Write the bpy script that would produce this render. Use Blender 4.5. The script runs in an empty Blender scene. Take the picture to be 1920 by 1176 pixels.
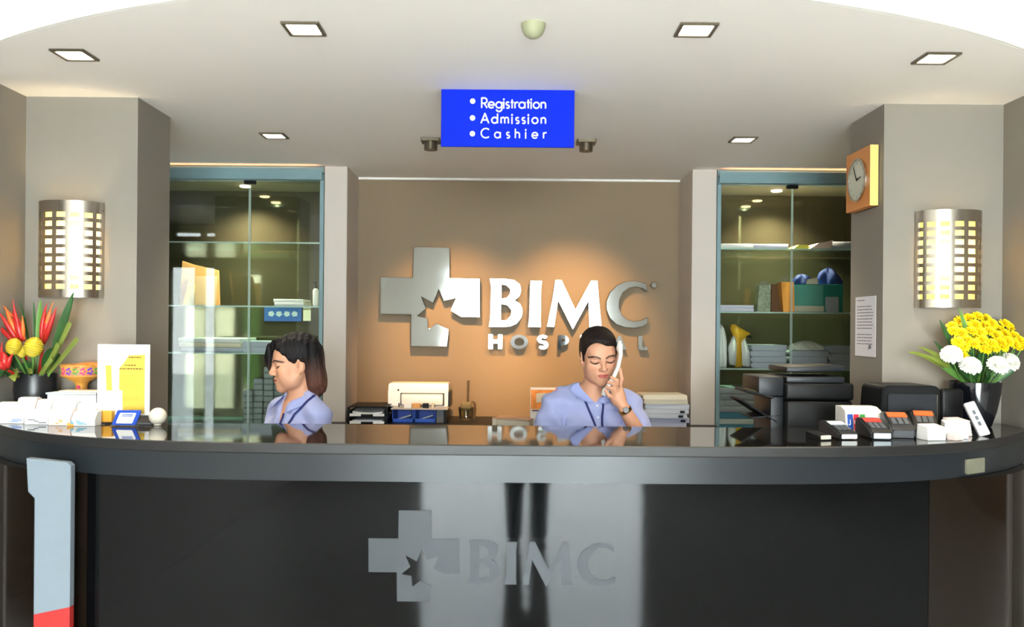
import bpy, bmesh, math, random
import numpy as np
from mathutils import Vector, Matrix, Euler
rnd = random.Random(7)
C = bpy.context.scene.collection
PI = math.pi
# ---------------------------------------------------------------- camera
F, CX, CY, ZC, ROLL = 1600.0, 956.0, 613.0, 1.48, 0.0085
cam_d = bpy.data.cameras.new('camera'); cam = bpy.data.objects.new('camera', cam_d); C.objects.link(cam)
cam_d.sensor_width = 36; cam_d.lens = F / 1920 * 36
cam_d.shift_x = (960 - CX) / 1920; cam_d.shift_y = (CY - 588) / 1920
cam_d.clip_start = 0.01
cam.matrix_world = Matrix.Translation((0, 0, ZC)) @ Matrix.Rotation(PI / 2, 4, 'X') @ Matrix.Rotation(ROLL, 4, 'Z')
cam_d.dof.use_dof = True; cam_d.dof.focus_distance = 3.65; cam_d.dof.aperture_fstop = 2.4
S = bpy.context.scene
S.camera = cam
# ---------------------------------------------------------------- view, world, daylight
S.view_settings.view_transform = 'Standard'; S.view_settings.look = 'None'
S.view_settings.gamma = 1; S.view_settings.use_curve_mapping = False
S.view_settings.exposure = 0.80
S.cycles.use_denoising = True
try: S.cycles.denoiser = 'OPENIMAGEDENOISE'
except Exception: pass
S.cycles.max_bounces = 10; S.cycles.diffuse_bounces = 5; S.cycles.glossy_bounces = 6; S.cycles.transparent_max_bounces = 16
S.cycles.caustics_reflective = False; S.cycles.caustics_refractive = False
S.cycles.sample_clamp_indirect = 8
SKY = 34.0
w = bpy.data.worlds.new('world'); S.world = w; w.use_nodes = True
nt = w.node_tree; bg = nt.nodes['Background']
tc = nt.nodes.new('ShaderNodeTexCoord'); sep = nt.nodes.new('ShaderNodeSeparateXYZ')
rmp = nt.nodes.new('ShaderNodeValToRGB')
nt.links.new(tc.outputs['Generated'], sep.inputs[0]); nt.links.new(sep.outputs['Z'], rmp.inputs[0])
rmp.color_ramp.elements[0].position = 0.0; rmp.color_ramp.elements[0].color = (0.86, 0.87, 0.88, 1)
rmp.color_ramp.elements[1].position = 0.6; rmp.color_ramp.elements[1].color = (0.82, 0.91, 1.0, 1)
nt.links.new(rmp.outputs[0], bg.inputs[0]); bg.inputs[1].default_value = SKY
def portal(name, loc, rot, sx, sy):
    l = bpy.data.lights.new(name, 'AREA'); l.shape = 'RECTANGLE'; l.size = sx; l.size_y = sy
    l.cycles.is_portal = True
    o = bpy.data.objects.new(name, l); C.objects.link(o); o.location = loc; o.rotation_euler = rot
    return o
DOOR = (-0.95, 1.45, 2.42); HY0 = -3.6; HZ = 3.3
portal('daylight_door', ((DOOR[0] + DOOR[1]) / 2, HY0 + 0.02, DOOR[2] / 2), (-PI / 2, 0, PI), DOOR[1] - DOOR[0], DOOR[2])
CEIL = 2.347; CZ = 1.126
SPOT_W, CAB_W, COVE_W, DOWN_W = 125.0, 70.0, .28, 11.0

def unroll(px, py):
    dx, dy = px - CX, py - CY; c, s = math.cos(ROLL), math.sin(ROLL)
    return dx * c + dy * s, -dx * s + dy * c
def P(px, py, Y):
    u, v = unroll(px, py); return Vector((u * Y / F, Y, ZC - v * Y / F))
def XS(n, Y): return n * Y / F      # pixels -> metres at depth Y

# ---------------------------------------------------------------- materials
def lin(c):
    c = c / 255.0
    return c / 12.92 if c <= 0.04045 else ((c + 0.055) / 1.055) ** 2.4
def rgb(r, g, b): return (lin(r), lin(g), lin(b), 1)
MATS = {}
def mat(name, col, rough=.5, metal=0, noise=.05, scale=18, bump=0, bscale=60, coat=0, spec=.5, ior=1.5, emit=None, es=0, attr=False, sheen=0, stretch=None):
    if name in MATS: return MATS[name]
    m = bpy.data.materials.new(name); m.use_nodes = True; t = m.node_tree; b = t.nodes['Principled BSDF']
    co = t.nodes.new('ShaderNodeTexCoord'); nz = t.nodes.new('ShaderNodeTexNoise'); nz.inputs['Scale'].default_value = scale
    mp = t.nodes.new('ShaderNodeMapping'); t.links.new(co.outputs['Object'], mp.inputs[0])
    if stretch: mp.inputs['Scale'].default_value = stretch
    t.links.new(mp.outputs[0], nz.inputs['Vector'])
    mr = t.nodes.new('ShaderNodeMapRange'); mr.inputs['To Min'].default_value = 1 - noise * 1.6; mr.inputs['To Max'].default_value = 1 + noise * 1.6
    t.links.new(nz.outputs['Fac'], mr.inputs['Value'])
    mx = t.nodes.new('ShaderNodeMix'); mx.data_type = 'RGBA'; mx.blend_type = 'MULTIPLY'; mx.inputs['Factor'].default_value = 1
    if attr:
        at = t.nodes.new('ShaderNodeAttribute'); at.attribute_name = 'Col'; t.links.new(at.outputs['Color'], mx.inputs['A'])
    else: mx.inputs['A'].default_value = rgb(*col)
    t.links.new(mr.outputs[0], mx.inputs['B']); t.links.new(mx.outputs['Result'], b.inputs['Base Color'])
    b.inputs['Roughness'].default_value = rough; b.inputs['Metallic'].default_value = metal
    b.inputs['Coat Weight'].default_value = coat; b.inputs['Coat Roughness'].default_value = 0.03
    b.inputs['Specular IOR Level'].default_value = spec; b.inputs['IOR'].default_value = ior
    b.inputs['Sheen Weight'].default_value = sheen
    if emit: b.inputs['Emission Color'].default_value = rgb(*emit); b.inputs['Emission Strength'].default_value = es
    if bump:
        n2 = t.nodes.new('ShaderNodeTexNoise'); n2.inputs['Scale'].default_value = bscale; t.links.new(mp.outputs[0], n2.inputs['Vector'])
        bp = t.nodes.new('ShaderNodeBump'); bp.inputs['Strength'].default_value = bump; bp.inputs['Distance'].default_value = .01
        t.links.new(n2.outputs['Fac'], bp.inputs['Height']); t.links.new(bp.outputs[0], b.inputs['Normal'])
    MATS[name] = m; return m
def glassmat(name, tint, refl=.12, rough=0.0, g=(1, 1, 1)):
    m = bpy.data.materials.new(name); m.use_nodes = True; t = m.node_tree; t.nodes.clear()
    o = t.nodes.new('ShaderNodeOutputMaterial'); mix = t.nodes.new('ShaderNodeMixShader')
    tr = t.nodes.new('ShaderNodeBsdfTransparent'); tr.inputs[0].default_value = (*tint, 1)
    gl = t.nodes.new('ShaderNodeBsdfGlossy'); gl.inputs['Roughness'].default_value = rough; gl.inputs[0].default_value = (*g, 1)
    lw = t.nodes.new('ShaderNodeLayerWeight'); lw.inputs[0].default_value = .25
    mr = t.nodes.new('ShaderNodeMapRange'); mr.inputs['To Min'].default_value = refl; mr.inputs['To Max'].default_value = min(1, refl + .75)
    t.links.new(lw.outputs['Fresnel'], mr.inputs[0]); t.links.new(mr.outputs[0], mix.inputs[0])
    t.links.new(tr.outputs[0], mix.inputs[1]); t.links.new(gl.outputs[0], mix.inputs[2]); t.links.new(mix.outputs[0], o.inputs[0])
    MATS[name] = m; return m
def translucent(name, col):
    m = bpy.data.materials.new(name); m.use_nodes = True; t = m.node_tree; t.nodes.clear()
    o = t.nodes.new('ShaderNodeOutputMaterial'); mix = t.nodes.new('ShaderNodeMixShader'); mix.inputs[0].default_value = .35
    a = t.nodes.new('ShaderNodeBsdfTranslucent'); a.inputs[0].default_value = rgb(*col)
    b = t.nodes.new('ShaderNodeBsdfDiffuse'); b.inputs[0].default_value = rgb(*col)
    t.links.new(a.outputs[0], mix.inputs[1]); t.links.new(b.outputs[0], mix.inputs[2]); t.links.new(mix.outputs[0], o.inputs[0])
    MATS[name] = m; return m
def emis(name, col, s): return mat(name, col, .5, emit=col, es=s, noise=.0)

# ---------------------------------------------------------------- object helpers
def obj(name, me, m=None, parent=None, loc=(0, 0, 0), rot=(0, 0, 0), smooth=None):
    if isinstance(me, bmesh.types.BMesh):
        bm = me; me = bpy.data.meshes.new(name); bm.normal_update(); bm.to_mesh(me); bm.free()
    o = bpy.data.objects.new(name, me); C.objects.link(o)
    if m is not None and not me.materials:
        for mm in (m if isinstance(m, (list, tuple)) else [m]): me.materials.append(MATS[mm] if isinstance(mm, str) else mm)
    o.location = loc; o.rotation_euler = rot
    if parent is not None: o.parent = parent
    if smooth:
        for p in me.polygons: p.use_smooth = True
        if smooth != 'all':
            try: me.set_sharp_from_angle(angle=math.radians(smooth))
            except Exception: pass
    return o
def tag(o, label=None, cat=None, group=None, kind=None):
    if label: o['label'] = label
    if cat: o['category'] = cat
    if group: o['group'] = group
    if kind: o['kind'] = kind
    return o
def thing(name, label, cat, loc=(0, 0, 0), rot=(0, 0, 0), group=None):
    o = bpy.data.objects.new(name, None); C.objects.link(o); o.location = loc; o.rotation_euler = rot; o.empty_display_size = .05
    return tag(o, label, cat, group)
def copytree(o, loc=None, rot=None, label=None, parent=None):
    c = o.copy(); C.objects.link(c)
    if parent is not None: c.parent = parent
    if loc is not None: c.location = loc
    if rot is not None: c.rotation_euler = rot
    if label: c['label'] = label
    for ch in [x for x in list(o.children)]: copytree(ch, parent=c)
    return c
def struct(name, bm, m, **k): return tag(obj(name, bm, m, **k), kind='structure')
def BM(): return bmesh.new()
def box(bm, lo, hi, bev=0, seg=2, M=None, mi=0):
    lo, hi = Vector(lo), Vector(hi); c = (lo + hi) / 2; s = hi - lo
    r = bmesh.ops.create_cube(bm, size=1, matrix=Matrix.Translation(c) @ Matrix.Diagonal((s.x, s.y, s.z, 1)))
    vs = r['verts']; fs = {f for v in vs for f in v.link_faces}
    if bev:
        es = {e for v in vs for e in v.link_edges}
        q = bmesh.ops.bevel(bm, geom=list(es), offset=min(bev, min(s) * .49), segments=seg, affect='EDGES', profile=.5)
        vs = set(v for v in vs if v.is_valid) | set(q['verts']); fs = {f for v in vs for f in v.link_faces}
    for f in fs: f.material_index = mi
    if M is not None: bmesh.ops.transform(bm, matrix=M, verts=list(vs))
    return list(vs)
def lathe(bm, prof, n=32, M=None, mi=0, cap=True):
    rings = []
    for r, z in prof:
        rings.append([bm.verts.new((r * math.cos(2 * PI * i / n), r * math.sin(2 * PI * i / n), z)) for i in range(n)])
    fs = []
    for a, b in zip(rings, rings[1:]):
        for i in range(n): fs.append(bm.faces.new((a[i], a[(i + 1) % n], b[(i + 1) % n], b[i])))
    if cap:
        fs.append(bm.faces.new(rings[0][::-1])); fs.append(bm.faces.new(rings[-1]))
    for f in fs: f.material_index = mi
    vs = [v for r in rings for v in r]
    if M is not None: bmesh.ops.transform(bm, matrix=M, verts=vs)
    return vs
def tube(bm, pts, r, n=8, mi=0, cap=True):
    pts = [Vector(p) for p in pts]; rs = r if isinstance(r, (list, tuple)) else [r] * len(pts)
    up = Vector((0, 0, 1)); rings = []
    for i, p in enumerate(pts):
        d = (pts[min(i + 1, len(pts) - 1)] - pts[max(i - 1, 0)]).normalized()
        a = d.cross(up if abs(d.z) < .95 else Vector((1, 0, 0))).normalized(); b = a.cross(d)
        rings.append([bm.verts.new(p + rs[i] * (a * math.cos(2 * PI * k / n) + b * math.sin(2 * PI * k / n))) for k in range(n)])
    for a, b in zip(rings, rings[1:]):
        for i in range(n): bm.faces.new((a[i], a[(i + 1) % n], b[(i + 1) % n], b[i])).material_index = mi
    if cap: bm.faces.new(rings[0][::-1]).material_index = mi; bm.faces.new(rings[-1]).material_index = mi
def prism(bm, pts, z0, z1, M=None, mi=0):
    """closed 2-D outline extruded from z0 to z1"""
    a = [bm.verts.new((x, y, z0)) for x, y in pts]; b = [bm.verts.new((x, y, z1)) for x, y in pts]; n = len(pts); fs = []
    fs.append(bm.faces.new(a[::-1])); fs.append(bm.faces.new(b))
    for i in range(n): fs.append(bm.faces.new((a[i], a[(i + 1) % n], b[(i + 1) % n], b[i])))
    for f in fs: f.material_index = mi
    bmesh.ops.recalc_face_normals(bm, faces=fs)
    if M is not None: bmesh.ops.transform(bm, matrix=M, verts=a + b)
    return a + b
def sheet(bm, grid, th=0, mi=0):
    """grid of points -> surface; th>0 gives it thickness along its normal"""
    R, Q = len(grid), len(grid[0])
    V = [[bm.verts.new(p) for p in row] for row in grid]; fs = []
    for i in range(R - 1):
        for j in range(Q - 1): fs.append(bm.faces.new((V[i][j], V[i][j + 1], V[i + 1][j + 1], V[i + 1][j])))
    for f in fs: f.material_index = mi
    if th:
        bm.normal_update()
        W = [[bm.verts.new(V[i][j].co - V[i][j].normal * th) for j in range(Q)] for i in range(R)]
        g = []
        for i in range(R - 1):
            for j in range(Q - 1): g.append(bm.faces.new((W[i][j], W[i + 1][j], W[i + 1][j + 1], W[i][j + 1])))
        for j in range(Q - 1):
            g.append(bm.faces.new((V[0][j + 1], V[0][j], W[0][j], W[0][j + 1]))); g.append(bm.faces.new((V[-1][j], V[-1][j + 1], W[-1][j + 1], W[-1][j])))
        for i in range(R - 1):
            g.append(bm.faces.new((V[i][0], V[i + 1][0], W[i + 1][0], W[i][0]))); g.append(bm.faces.new((V[i + 1][-1], V[i][-1], W[i][-1], W[i + 1][-1])))
        for f in g: f.material_index = mi
def rrect(w, h, r, n=5, cx=0, cy=0):
    out = []
    for sx, sy, a0 in ((1, 1, 0), (-1, 1, 90), (-1, -1, 180), (1, -1, 270)):
        for k in range(n + 1):
            a = math.radians(a0 + 90 * k / n); out.append((cx + sx * (w / 2 - r) + r * math.cos(a), cy + sy * (h / 2 - r) + r * math.sin(a)))
    return out
def fill_outline(loops, depth, bevel=0):
    """2-D outlines with holes (curve fill), extruded both ways by depth -> mesh in XY"""
    cu = bpy.data.curves.new('outline', 'CURVE'); cu.dimensions = '2D'; cu.fill_mode = 'BOTH'
    cu.extrude = depth; cu.bevel_depth = bevel; cu.bevel_resolution = 1
    for lp in loops:
        s = cu.splines.new('POLY'); s.points.add(len(lp) - 1); s.use_cyclic_u = True
        for p, q in zip(s.points, lp): p.co = (q[0], q[1], 0, 1)
    o = bpy.data.objects.new('outline', cu); me = bpy.data.meshes.new_from_object(o)
    bpy.data.objects.remove(o); bpy.data.curves.remove(cu)
    return me
STAND = Matrix.Rotation(PI / 2, 4, 'X')      # XY drawing -> stands upright facing -Y (towards the camera)
def arc(cx, cy, r, a0, a1, n=12, ry=None):
    ry = ry or r
    return [(cx + r * math.cos(math.radians(a0 + (a1 - a0) * k / n)), cy + ry * math.sin(math.radians(a0 + (a1 - a0) * k / n))) for k in range(n + 1)]
GLY = {
 'R': ([[(0, 0), (0, 1), (.25, 1)] + arc(.27, .74, .26, 90, -90) + [(0, .48)], [(.24, .48), (.54, 0)]], .64),
 'e': ([[(0.01, .30), (.6, .30)] + arc(.3, .31, .3, 0, 318, 22)], .74),
 'g': ([arc(.3, .31, .3, 0, 360, 24), [(.6, .62), (.6, -.06)] + arc(.31, -.06, .29, 0, -160, 12)], .76),
 'i': ([[(0, 0), (0, .62)], [(-.005, .87), (.005, .89)]], .2),
 's': ([arc(.17, .455, .155, 40, 270, 12) + arc(.17, .15, .15, 90, -140, 12)], .46),
 't': ([[(.12, 0), (.12, .88)], [(-.02, .6), (.28, .6)]], .38),
 'r': ([[(0, 0), (0, .62)], arc(.22, .38, .22, 180, 62, 8)], .38),
 'a': ([arc(.3, .31, .3, 0, 360, 24), [(.6, 0), (.6, .62)]], .78),
 'o': ([arc(.3, .31, .3, 0, 360, 24)], .76),
 'n': ([[(0, 0), (0, .62)], arc(.22, .39, .22, 180, 0, 10) + [(.44, 0)]], .62),
 'm': ([[(0, 0), (0, .62)], arc(.19, .42, .19, 180, 0, 10) + [(.38, 0)], arc(.57, .42, .19, 180, 0, 10) + [(.76, 0)]], .94),
 'd': ([arc(.3, .31, .3, 0, 360, 24), [(.6, 0), (.6, 1)]], .78),
 'h': ([[(0, 0), (0, 1)], arc(.22, .39, .22, 180, 0, 10) + [(.44, 0)]], .62),
 'A': ([[(0, 0), (.4, 1), (.8, 0)], [(.14, .33), (.66, .33)]], .92),
 'C': ([arc(.5, .5, .5, 48, 312, 22)], .96),
 'H': ([[(0, 0), (0, 1)], [(.62, 0), (.62, 1)], [(0, .52), (.62, .52)]], .9), 'O': ([arc(.48, .5, .48, 0, 360, 28)], 1.1),
 'S': ([arc(.25, .74, .25, 35, 270, 12) + arc(.25, .245, .245, 90, -145, 12)], .64), 'I': ([[(0, 0), (0, 1)]], .2),
 'P': ([[(0, 0), (0, 1), (.25, 1)] + arc(.27, .73, .27, 90, -90) + [(0, .46)]], .6), 'T': ([[(.3, 0), (.3, 1)], [(0, 1), (.6, 1)]], .7),
 'L': ([[(0, 1), (0, 0), (.42, 0)]], .55), 'J': ([[(.36, 1), (.36, .2)] + arc(.18, .2, .18, 0, -150, 8)], .5), 'B': ([[(0, .5), (0, 1), (.22, 1)] + arc(.24, .76, .24, 90, -90) + [(0, .52)] + [(.24, .52)] + arc(.26, .26, .26, 90, -90) + [(0, 0), (0, .5)]], .62),
}
def stroke_glyph(bm, g, x0, y0, h, wd, z0, z1, mi=0, xs=1.0):
    lift = [0]
    def nz():
        lift[0] += 1; return z1 + lift[0] * 1.2e-5      # no two strokes share a plane
    for st in GLY[g][0]:
        pts = [Vector((x0 + x * h * xs, y0 + y * h)) for x, y in st]
        for a, b in zip(pts, pts[1:]):
            d = (b - a)
            if d.length < 1e-6: continue
            n = Vector((-d.y, d.x)).normalized() * wd / 2
            prism(bm, [a - n, b - n, b + n, a + n], z0, nz(), mi=mi)
        for k, p in enumerate(pts):
            if 0 < k < len(pts) - 1 or g == 'i':
                q = wd / 2 * (1.35 if (g == 'i' and st[0][1] > .8) else 1)
                prism(bm, [(p.x + q * math.cos(t), p.y + q * math.sin(t)) for t in [2 * PI * j / 8 for j in range(8)]], z0, nz(), mi=mi)
def text_line(bm, s, x0, y0, h, wd, z0, z1, width=None, mi=0, xs=1.0):
    adv = [GLY[c][1] * h * xs for c in s]; tot = sum(adv)
    gap = 0 if width is None else (width - tot) / max(1, len(s) - 1)
    x = x0
    for c, a in zip(s, adv):
        stroke_glyph(bm, c, x, y0, h, wd, z0, z1, mi, xs); x += a + gap
# ---------------------------------------------------------------- materials of the room
mat('taupe', (134, 128, 119), .75, noise=.02, scale=3, bump=.03, bscale=180)
mat('taupe_wall', (130, 112, 88), .7, noise=.02, scale=3, bump=.03, bscale=180)
mat('ceiling_paint', (248, 245, 240), .85, noise=.012, scale=2)
mat('white_paint', (240, 238, 232), .8, noise=.015, scale=2)
mat('column_paint', (208, 199, 190), .7, noise=.015, scale=3)
mat('hall_wall', (212, 206, 200), .8, noise=.02, scale=2)
mat('wood_wall', (96, 70, 50), .45, noise=.2, scale=4, stretch=(1, 1, .12))
mat('floor_tile', (243, 238, 234), .09, noise=.05, scale=4, coat=.9, ior=1.6)
mat('teal_frame', (116, 146, 152), .45, noise=.03)
mat('black_gloss', (7, 8, 9), .05, spec=.19, ior=1.5, noise=.02)
mat('stone_black', (24, 23, 22), .045, spec=.8, ior=1.9, noise=.15, scale=150)
mat('apron_gloss', (31, 36, 40), .28, spec=.4, ior=1.5, noise=.04)
mat('slab_edge', (30, 30, 30), .45, noise=.06)
mat('chrome', (172, 175, 172), .06, 1, noise=.01, bump=.10, bscale=4)
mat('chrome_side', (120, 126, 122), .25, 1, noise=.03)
mat('steel', (205, 198, 186), .24, 1, noise=.08, scale=60, stretch=(1, 1, .05))
mat('black_plastic', (15, 16, 17), .45, noise=.06, scale=40, spec=.22)
mat('dark_plastic', (30, 33, 38), .42, noise=.05, scale=40, spec=.4)
mat('grey_plastic', (92, 98, 104), .45, noise=.04)
mat('white_plastic', (238, 236, 232), .4, noise=.02)
mat('paper', (240, 240, 238), .8, noise=.02, scale=30)
mat('paper_grey', (190, 194, 202), .8, noise=.05, scale=60, stretch=(1, 1, 14))
mat('paper_cream', (226, 214, 190), .8, noise=.04, scale=50, stretch=(1, 1, 10))
mat('black_counter', (15, 14, 14), .55, noise=.05)

# ---------------------------------------------------------------- setting
b = BM(); box(b, (-6, HY0 - .15, -.1), (6.1, 5.6, 0)); struct('floor', b, 'floor_tile')
mat('paving', (232, 230, 224), .8, noise=.05, scale=2)
b = BM(); box(b, (-16, -16, -.12), (16, HY0 - .1501, -.01)); box(b, (-16, HY0 - .15, -.12), (-6.001, 8, -.01)); struct('floor_outside', b, 'paving')
# low ceiling over the desk, its front edge an arc; its lit curved fascia is trim_1
AC, AR = 4.92, 2.775
def arcy(x): return AC - math.sqrt(AR * AR - x * x)
pts = [(-3.85, 1.95), (-2.06, 1.95), (-2.06, 2.86)] + [(-1.86 + 3.72 * k / 48, arcy(-1.86 + 3.72 * k / 48)) for k in range(49)] + [(6, 2.86), (6, 5.6), (-3.85, 5.6)]
b = BM(); prism(b, pts, CEIL, CEIL + .08); struct('ceiling', b, 'ceiling_paint')
b = BM()
rows = [[Vector((x, y, zz)) for x, y in pts[2:53]] for zz in (CEIL + .0005, HZ)]
sheet(b, [[p + Vector((0, -.012, 0)) for p in r] for r in rows], 0.01); struct('trim_1', b, 'white_paint')
# hall ceiling
b = BM(); box(b, (-2.2, HY0 - .2, HZ), (6.1, 3.0, HZ + .1)); struct('ceiling_hall', b, 'white_paint')
# side walls beside the desk and their piers
PY0, PY1 = 3.27, 3.58
XL, XR, PL, PR = -1.86, 1.885, -1.432, 1.428
b = BM(); box(b, (XL - .12, 2.87, 0), (XL, 3.27, CEIL)); struct('wall_left', b, 'taupe')
b = BM(); box(b, (XR, 2.87, 0), (XR + .12, 3.27, CEIL)); struct('wall_right', b, 'taupe')
b = BM(); box(b, (-2.0, PY0, 0), (PL, PY1, CEIL)); struct('wall_left_pier', b, 'taupe')
b = BM(); box(b, (PR, PY0, 0), (2.0, PY1, CEIL)); struct('wall_right_pier', b, 'taupe')
# feature wall, alcove walls
WY = 5.0
b = BM(); box(b, (-.90, WY, 0), (1.05, WY + .1, CEIL)); struct('wall_back', b, 'taupe_wall')
b = BM(); box(b, (-3.85, 5.36, 0), (6, 5.5, CEIL)); struct('wall_back_alcove', b, 'taupe')
b = BM(); box(b, (2.25, PY1, 0), (2.35, 5.36, CEIL)); struct('wall_right_alcove', b, 'taupe')
b = BM(); box(b, (2.0, PY0, 0), (6, PY1 - .1, CEIL)); struct('wall_right_return', b, 'hall_wall')
CABY = 4.65
cl0, cl1 = P(607, 500, CABY).x, P(650, 500, CABY).x
b = BM(); box(b, (cl0, CABY, 0), (cl1, WY + .05, CEIL), .004); struct('trim_2', b, 'column_paint')
cr0, cr1 = P(1297, 500, CABY).x, P(1343, 500, CABY).x
b = BM(); box(b, (cr0, CABY, 0), (cr1, WY + .05, CEIL), .004); struct('trim_3', b, 'column_paint')
b = BM(); box(b, (-.90, WY - .012, CEIL - .012), (1.02, WY, CEIL)); struct('trim_4', b, 'ceiling_paint')
# hall: entrance wall, side walls, doors and windows
b = BM(); d0, d1, dz = DOOR; T0, T1 = HY0 - .15, HY0
HXL = -2.05
for lo, hi in (((HXL - .12, T0, 0), (d0, T1, HZ)), ((d1, T0, 0), (6, T1, HZ)), ((d0, T0, dz), (d1, T1, HZ))):
    box(b, lo, hi)
struct('wall_front', b, 'hall_wall')
glassmat('pane', (.95, .98, .97), .04); glassmat('dimmed_pane', (.5, .52, .52), .04)  # second pane is darkened to tone down the sky mirrored in the cabinet
mat('door_frame', (60, 64, 66), .4, .6)
def glazing(name, xa, xb, z0, z1, y, nx, bars, fm='door_frame', t=.03, pm='pane'):
    f = BM()
    for k in range(nx + 1):
        x = xa + (xb - xa) * k / nx; box(f, (x - t, y - .03, z0), (x + t, y + .03, z1))
    for z in (z0 + t, z1 - t, *bars): box(f, (xa, y - .028, z - t), (xb, y + .028, z + t))
    o = struct(name, f, fm)
    g = BM()
    for k in range(nx): 
        a, c = xa + (xb - xa) * k / nx + t, xa + (xb - xa) * (k + 1) / nx - t; box(g, (a, y - .004, z0 + t), (c, y + .004, z1 - t))
    obj('pane', g, pm, o); return o
glazing('door_1', d0, d1, 0, dz, HY0 - .07, 2, ())
# the hall's left wall, then the glazed end of the passage behind it: outdoors lies beyond
W2Y, w2a, w2b = 1.9, -3.26, -2.40
b = BM(); box(b, (HXL - .12, HY0, 0), (HXL, W2Y, HZ)); box(b, (HXL - .12, W2Y, CEIL + .081), (HXL, 2.87, HZ)); struct('wall_left_hall', b, 'hall_wall')
b = BM()
for lo, hi in (((-3.75, W2Y, 0), (w2a, W2Y + .1, CEIL)), ((w2b, W2Y, 0), (HXL, W2Y + .1, CEIL)), ((w2a, W2Y, 0), (w2b, W2Y + .1, .08)), ((w2a, W2Y, 2.05), (w2b, W2Y + .1, 2.2)), ((w2a, W2Y, 2.2), (-2.92, W2Y + .1, CEIL)), ((-2.92, W2Y, 2.31), (w2b, W2Y + .1, CEIL))): box(b, lo, hi)
struct('wall_left_passage', b, 'taupe')
glazing('window_1', w2a, w2b, .08, 2.05, W2Y + .05, 3, (), t=.04, pm='dimmed_pane')
glazing('window_2', -2.92, w2b, 2.2, 2.31, W2Y + .05, 2, (), t=.02, pm='dimmed_pane')
portal('daylight_window', ((w2a + w2b) / 2, W2Y + .12, 1.2), (-PI / 2, 0, PI), w2b - w2a, 2.24)
b = BM(); box(b, (-3.85, W2Y, 0), (-3.75, 5.36, CEIL)); struct('wall_left_end', b, 'taupe')
b = BM(); box(b, (6, HY0, 0), (6.1, 5.5, HZ)); struct('wall_right_hall', b, 'wood_wall')
b = BM(); box(b, (HXL, 2.862, CEIL + .081), (XL - .002, 2.9, HZ)); struct('trim_5', b, 'white_paint')
b = BM(); box(b, (-1.985, 2.87, 0), (-1.9805, 3.27, CEIL)); struct('wall_left_partition', b, 'hall_wall')
# ---------------------------------------------------------------- reception counter
def yfront(x): return 2.55 + .5 * (abs(x) / 1.85) ** 4.6
cnt = thing('reception_counter', 'long black polished stone reception counter with curved front and mirror gloss top', 'counter', (0, 2.8, 0))
def at0(bm): bmesh.ops.translate(bm, vec=(0, -2.8, 0), verts=bm.verts); return bm
NX = 96
def outline(off, xe0, xe1, back):
    f = [(xe0 + (xe1 - xe0) * k / NX, yfront(xe0 + (xe1 - xe0) * k / NX) + off) for k in range(NX + 1)]
    return f + back
ex0, ex1 = XL + .006, XR - .006
back_top = [(ex1, PY0 - .006), (PR - .02, PY0 - .006), (PR - .06, 3.06), (PL + .06, 3.06), (PL + .02, PY0 - .006), (ex0, PY0 - .006)]
b = BM(); prism(b, outline(0, ex0, ex1, back_top), CZ - .032, CZ)
top_edges = [e for e in b.edges if all(v.co.z > CZ - .001 or v.co.z < CZ - .031 for v in e.verts) and abs(e.verts[0].co.z - e.verts[1].co.z) < .001 and all(v.co.y < yfront(v.co.x) + .002 for v in e.verts)]
bmesh.ops.bevel(b, geom=top_edges, offset=.003, segments=1, affect='EDGES'); b.normal_update()
for f in b.faces: f.material_index = 0 if f.normal.z > .9 else 1
obj('countertop', at0(b), ['stone_black', 'slab_edge'], cnt, smooth=20)
def strip(off, z0, z1, xa, xb, dep):
    b = BM(); xs = [xa + (xb - xa) * k / NX for k in range(NX + 1)]
    sheet(b, [[Vector((x, yfront(x) + off, z0)) for x in xs], [Vector((x, yfront(x) + off, z1)) for x in xs]], 0)
    bmesh.ops.recalc_face_normals(b, faces=b.faces)
    return b
def solid_strip(off, z0, z1, xa, xb, dep):
    xs = [xa + (xb - xa) * k / NX for k in range(NX + 1)]
    b = BM(); prism(b, [(x, yfront(x) + off) for x in xs] + [(x, yfront(x) + off + dep) for x in xs[::-1]], z0, z1); return b
obj('apron', at0(solid_strip(.012, 1.012, CZ - .033, ex0, ex1, .03)), 'apron_gloss', cnt, smooth=35)
# body: flat glossy middle, curved ends
BYF = 2.70
body = [(-1.33, BYF), (1.33, BYF)] + [(1.33 + .42 * math.sin(a), BYF + .5 - .5 * math.cos(a)) for a in [PI / 2 * k / 10 for k in range(1, 11)]] + [(1.75, PY0 - .02), (1.7, PY0 - .02)]
bodyR = [(1.70, BYF + .5)] + [(1.33 + .37 * math.sin(a), BYF + .5 - .45 * math.cos(a)) for a in [PI / 2 * k / 10 for k in range(9, 0, -1)]] + [(1.33, BYF + .05)]
b = BM(); box(b, (-1.33, BYF, .1), (1.33, BYF + .05, 1.011)); obj('front_panel', at0(b), 'black_gloss', cnt)
def end_panel(sg):
    o = [(1.332 + .525 * math.sin(a), BYF + .5 - .5 * math.cos(a)) for a in [PI / 2 * k / 14 for k in range(15)]] + [(1.857, PY0 - .02)]
    i = [(1.807, PY0 - .02)] + [(1.332 + .475 * math.sin(a), BYF + .5 - .45 * math.cos(a)) for a in [PI / 2 * k / 14 for k in range(14, -1, -1)]]
    b = BM(); prism(b, [(sg * x, y) for x, y in o + i], .1, 1.011); return b
mat('brown_gloss', (24, 18, 13), .09, spec=.3, ior=1.5, noise=.05)
obj('end_panel', at0(end_panel(1)), 'brown_gloss', cnt, smooth=35)
obj('end_panel', at0(end_panel(-1)), 'brown_gloss', cnt, smooth=35)
b = BM(); box(b, (-1.3, BYF + .04, 0), (1.3, BYF + .09, .1)); obj('plinth', at0(b), 'black_plastic', cnt)
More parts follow.
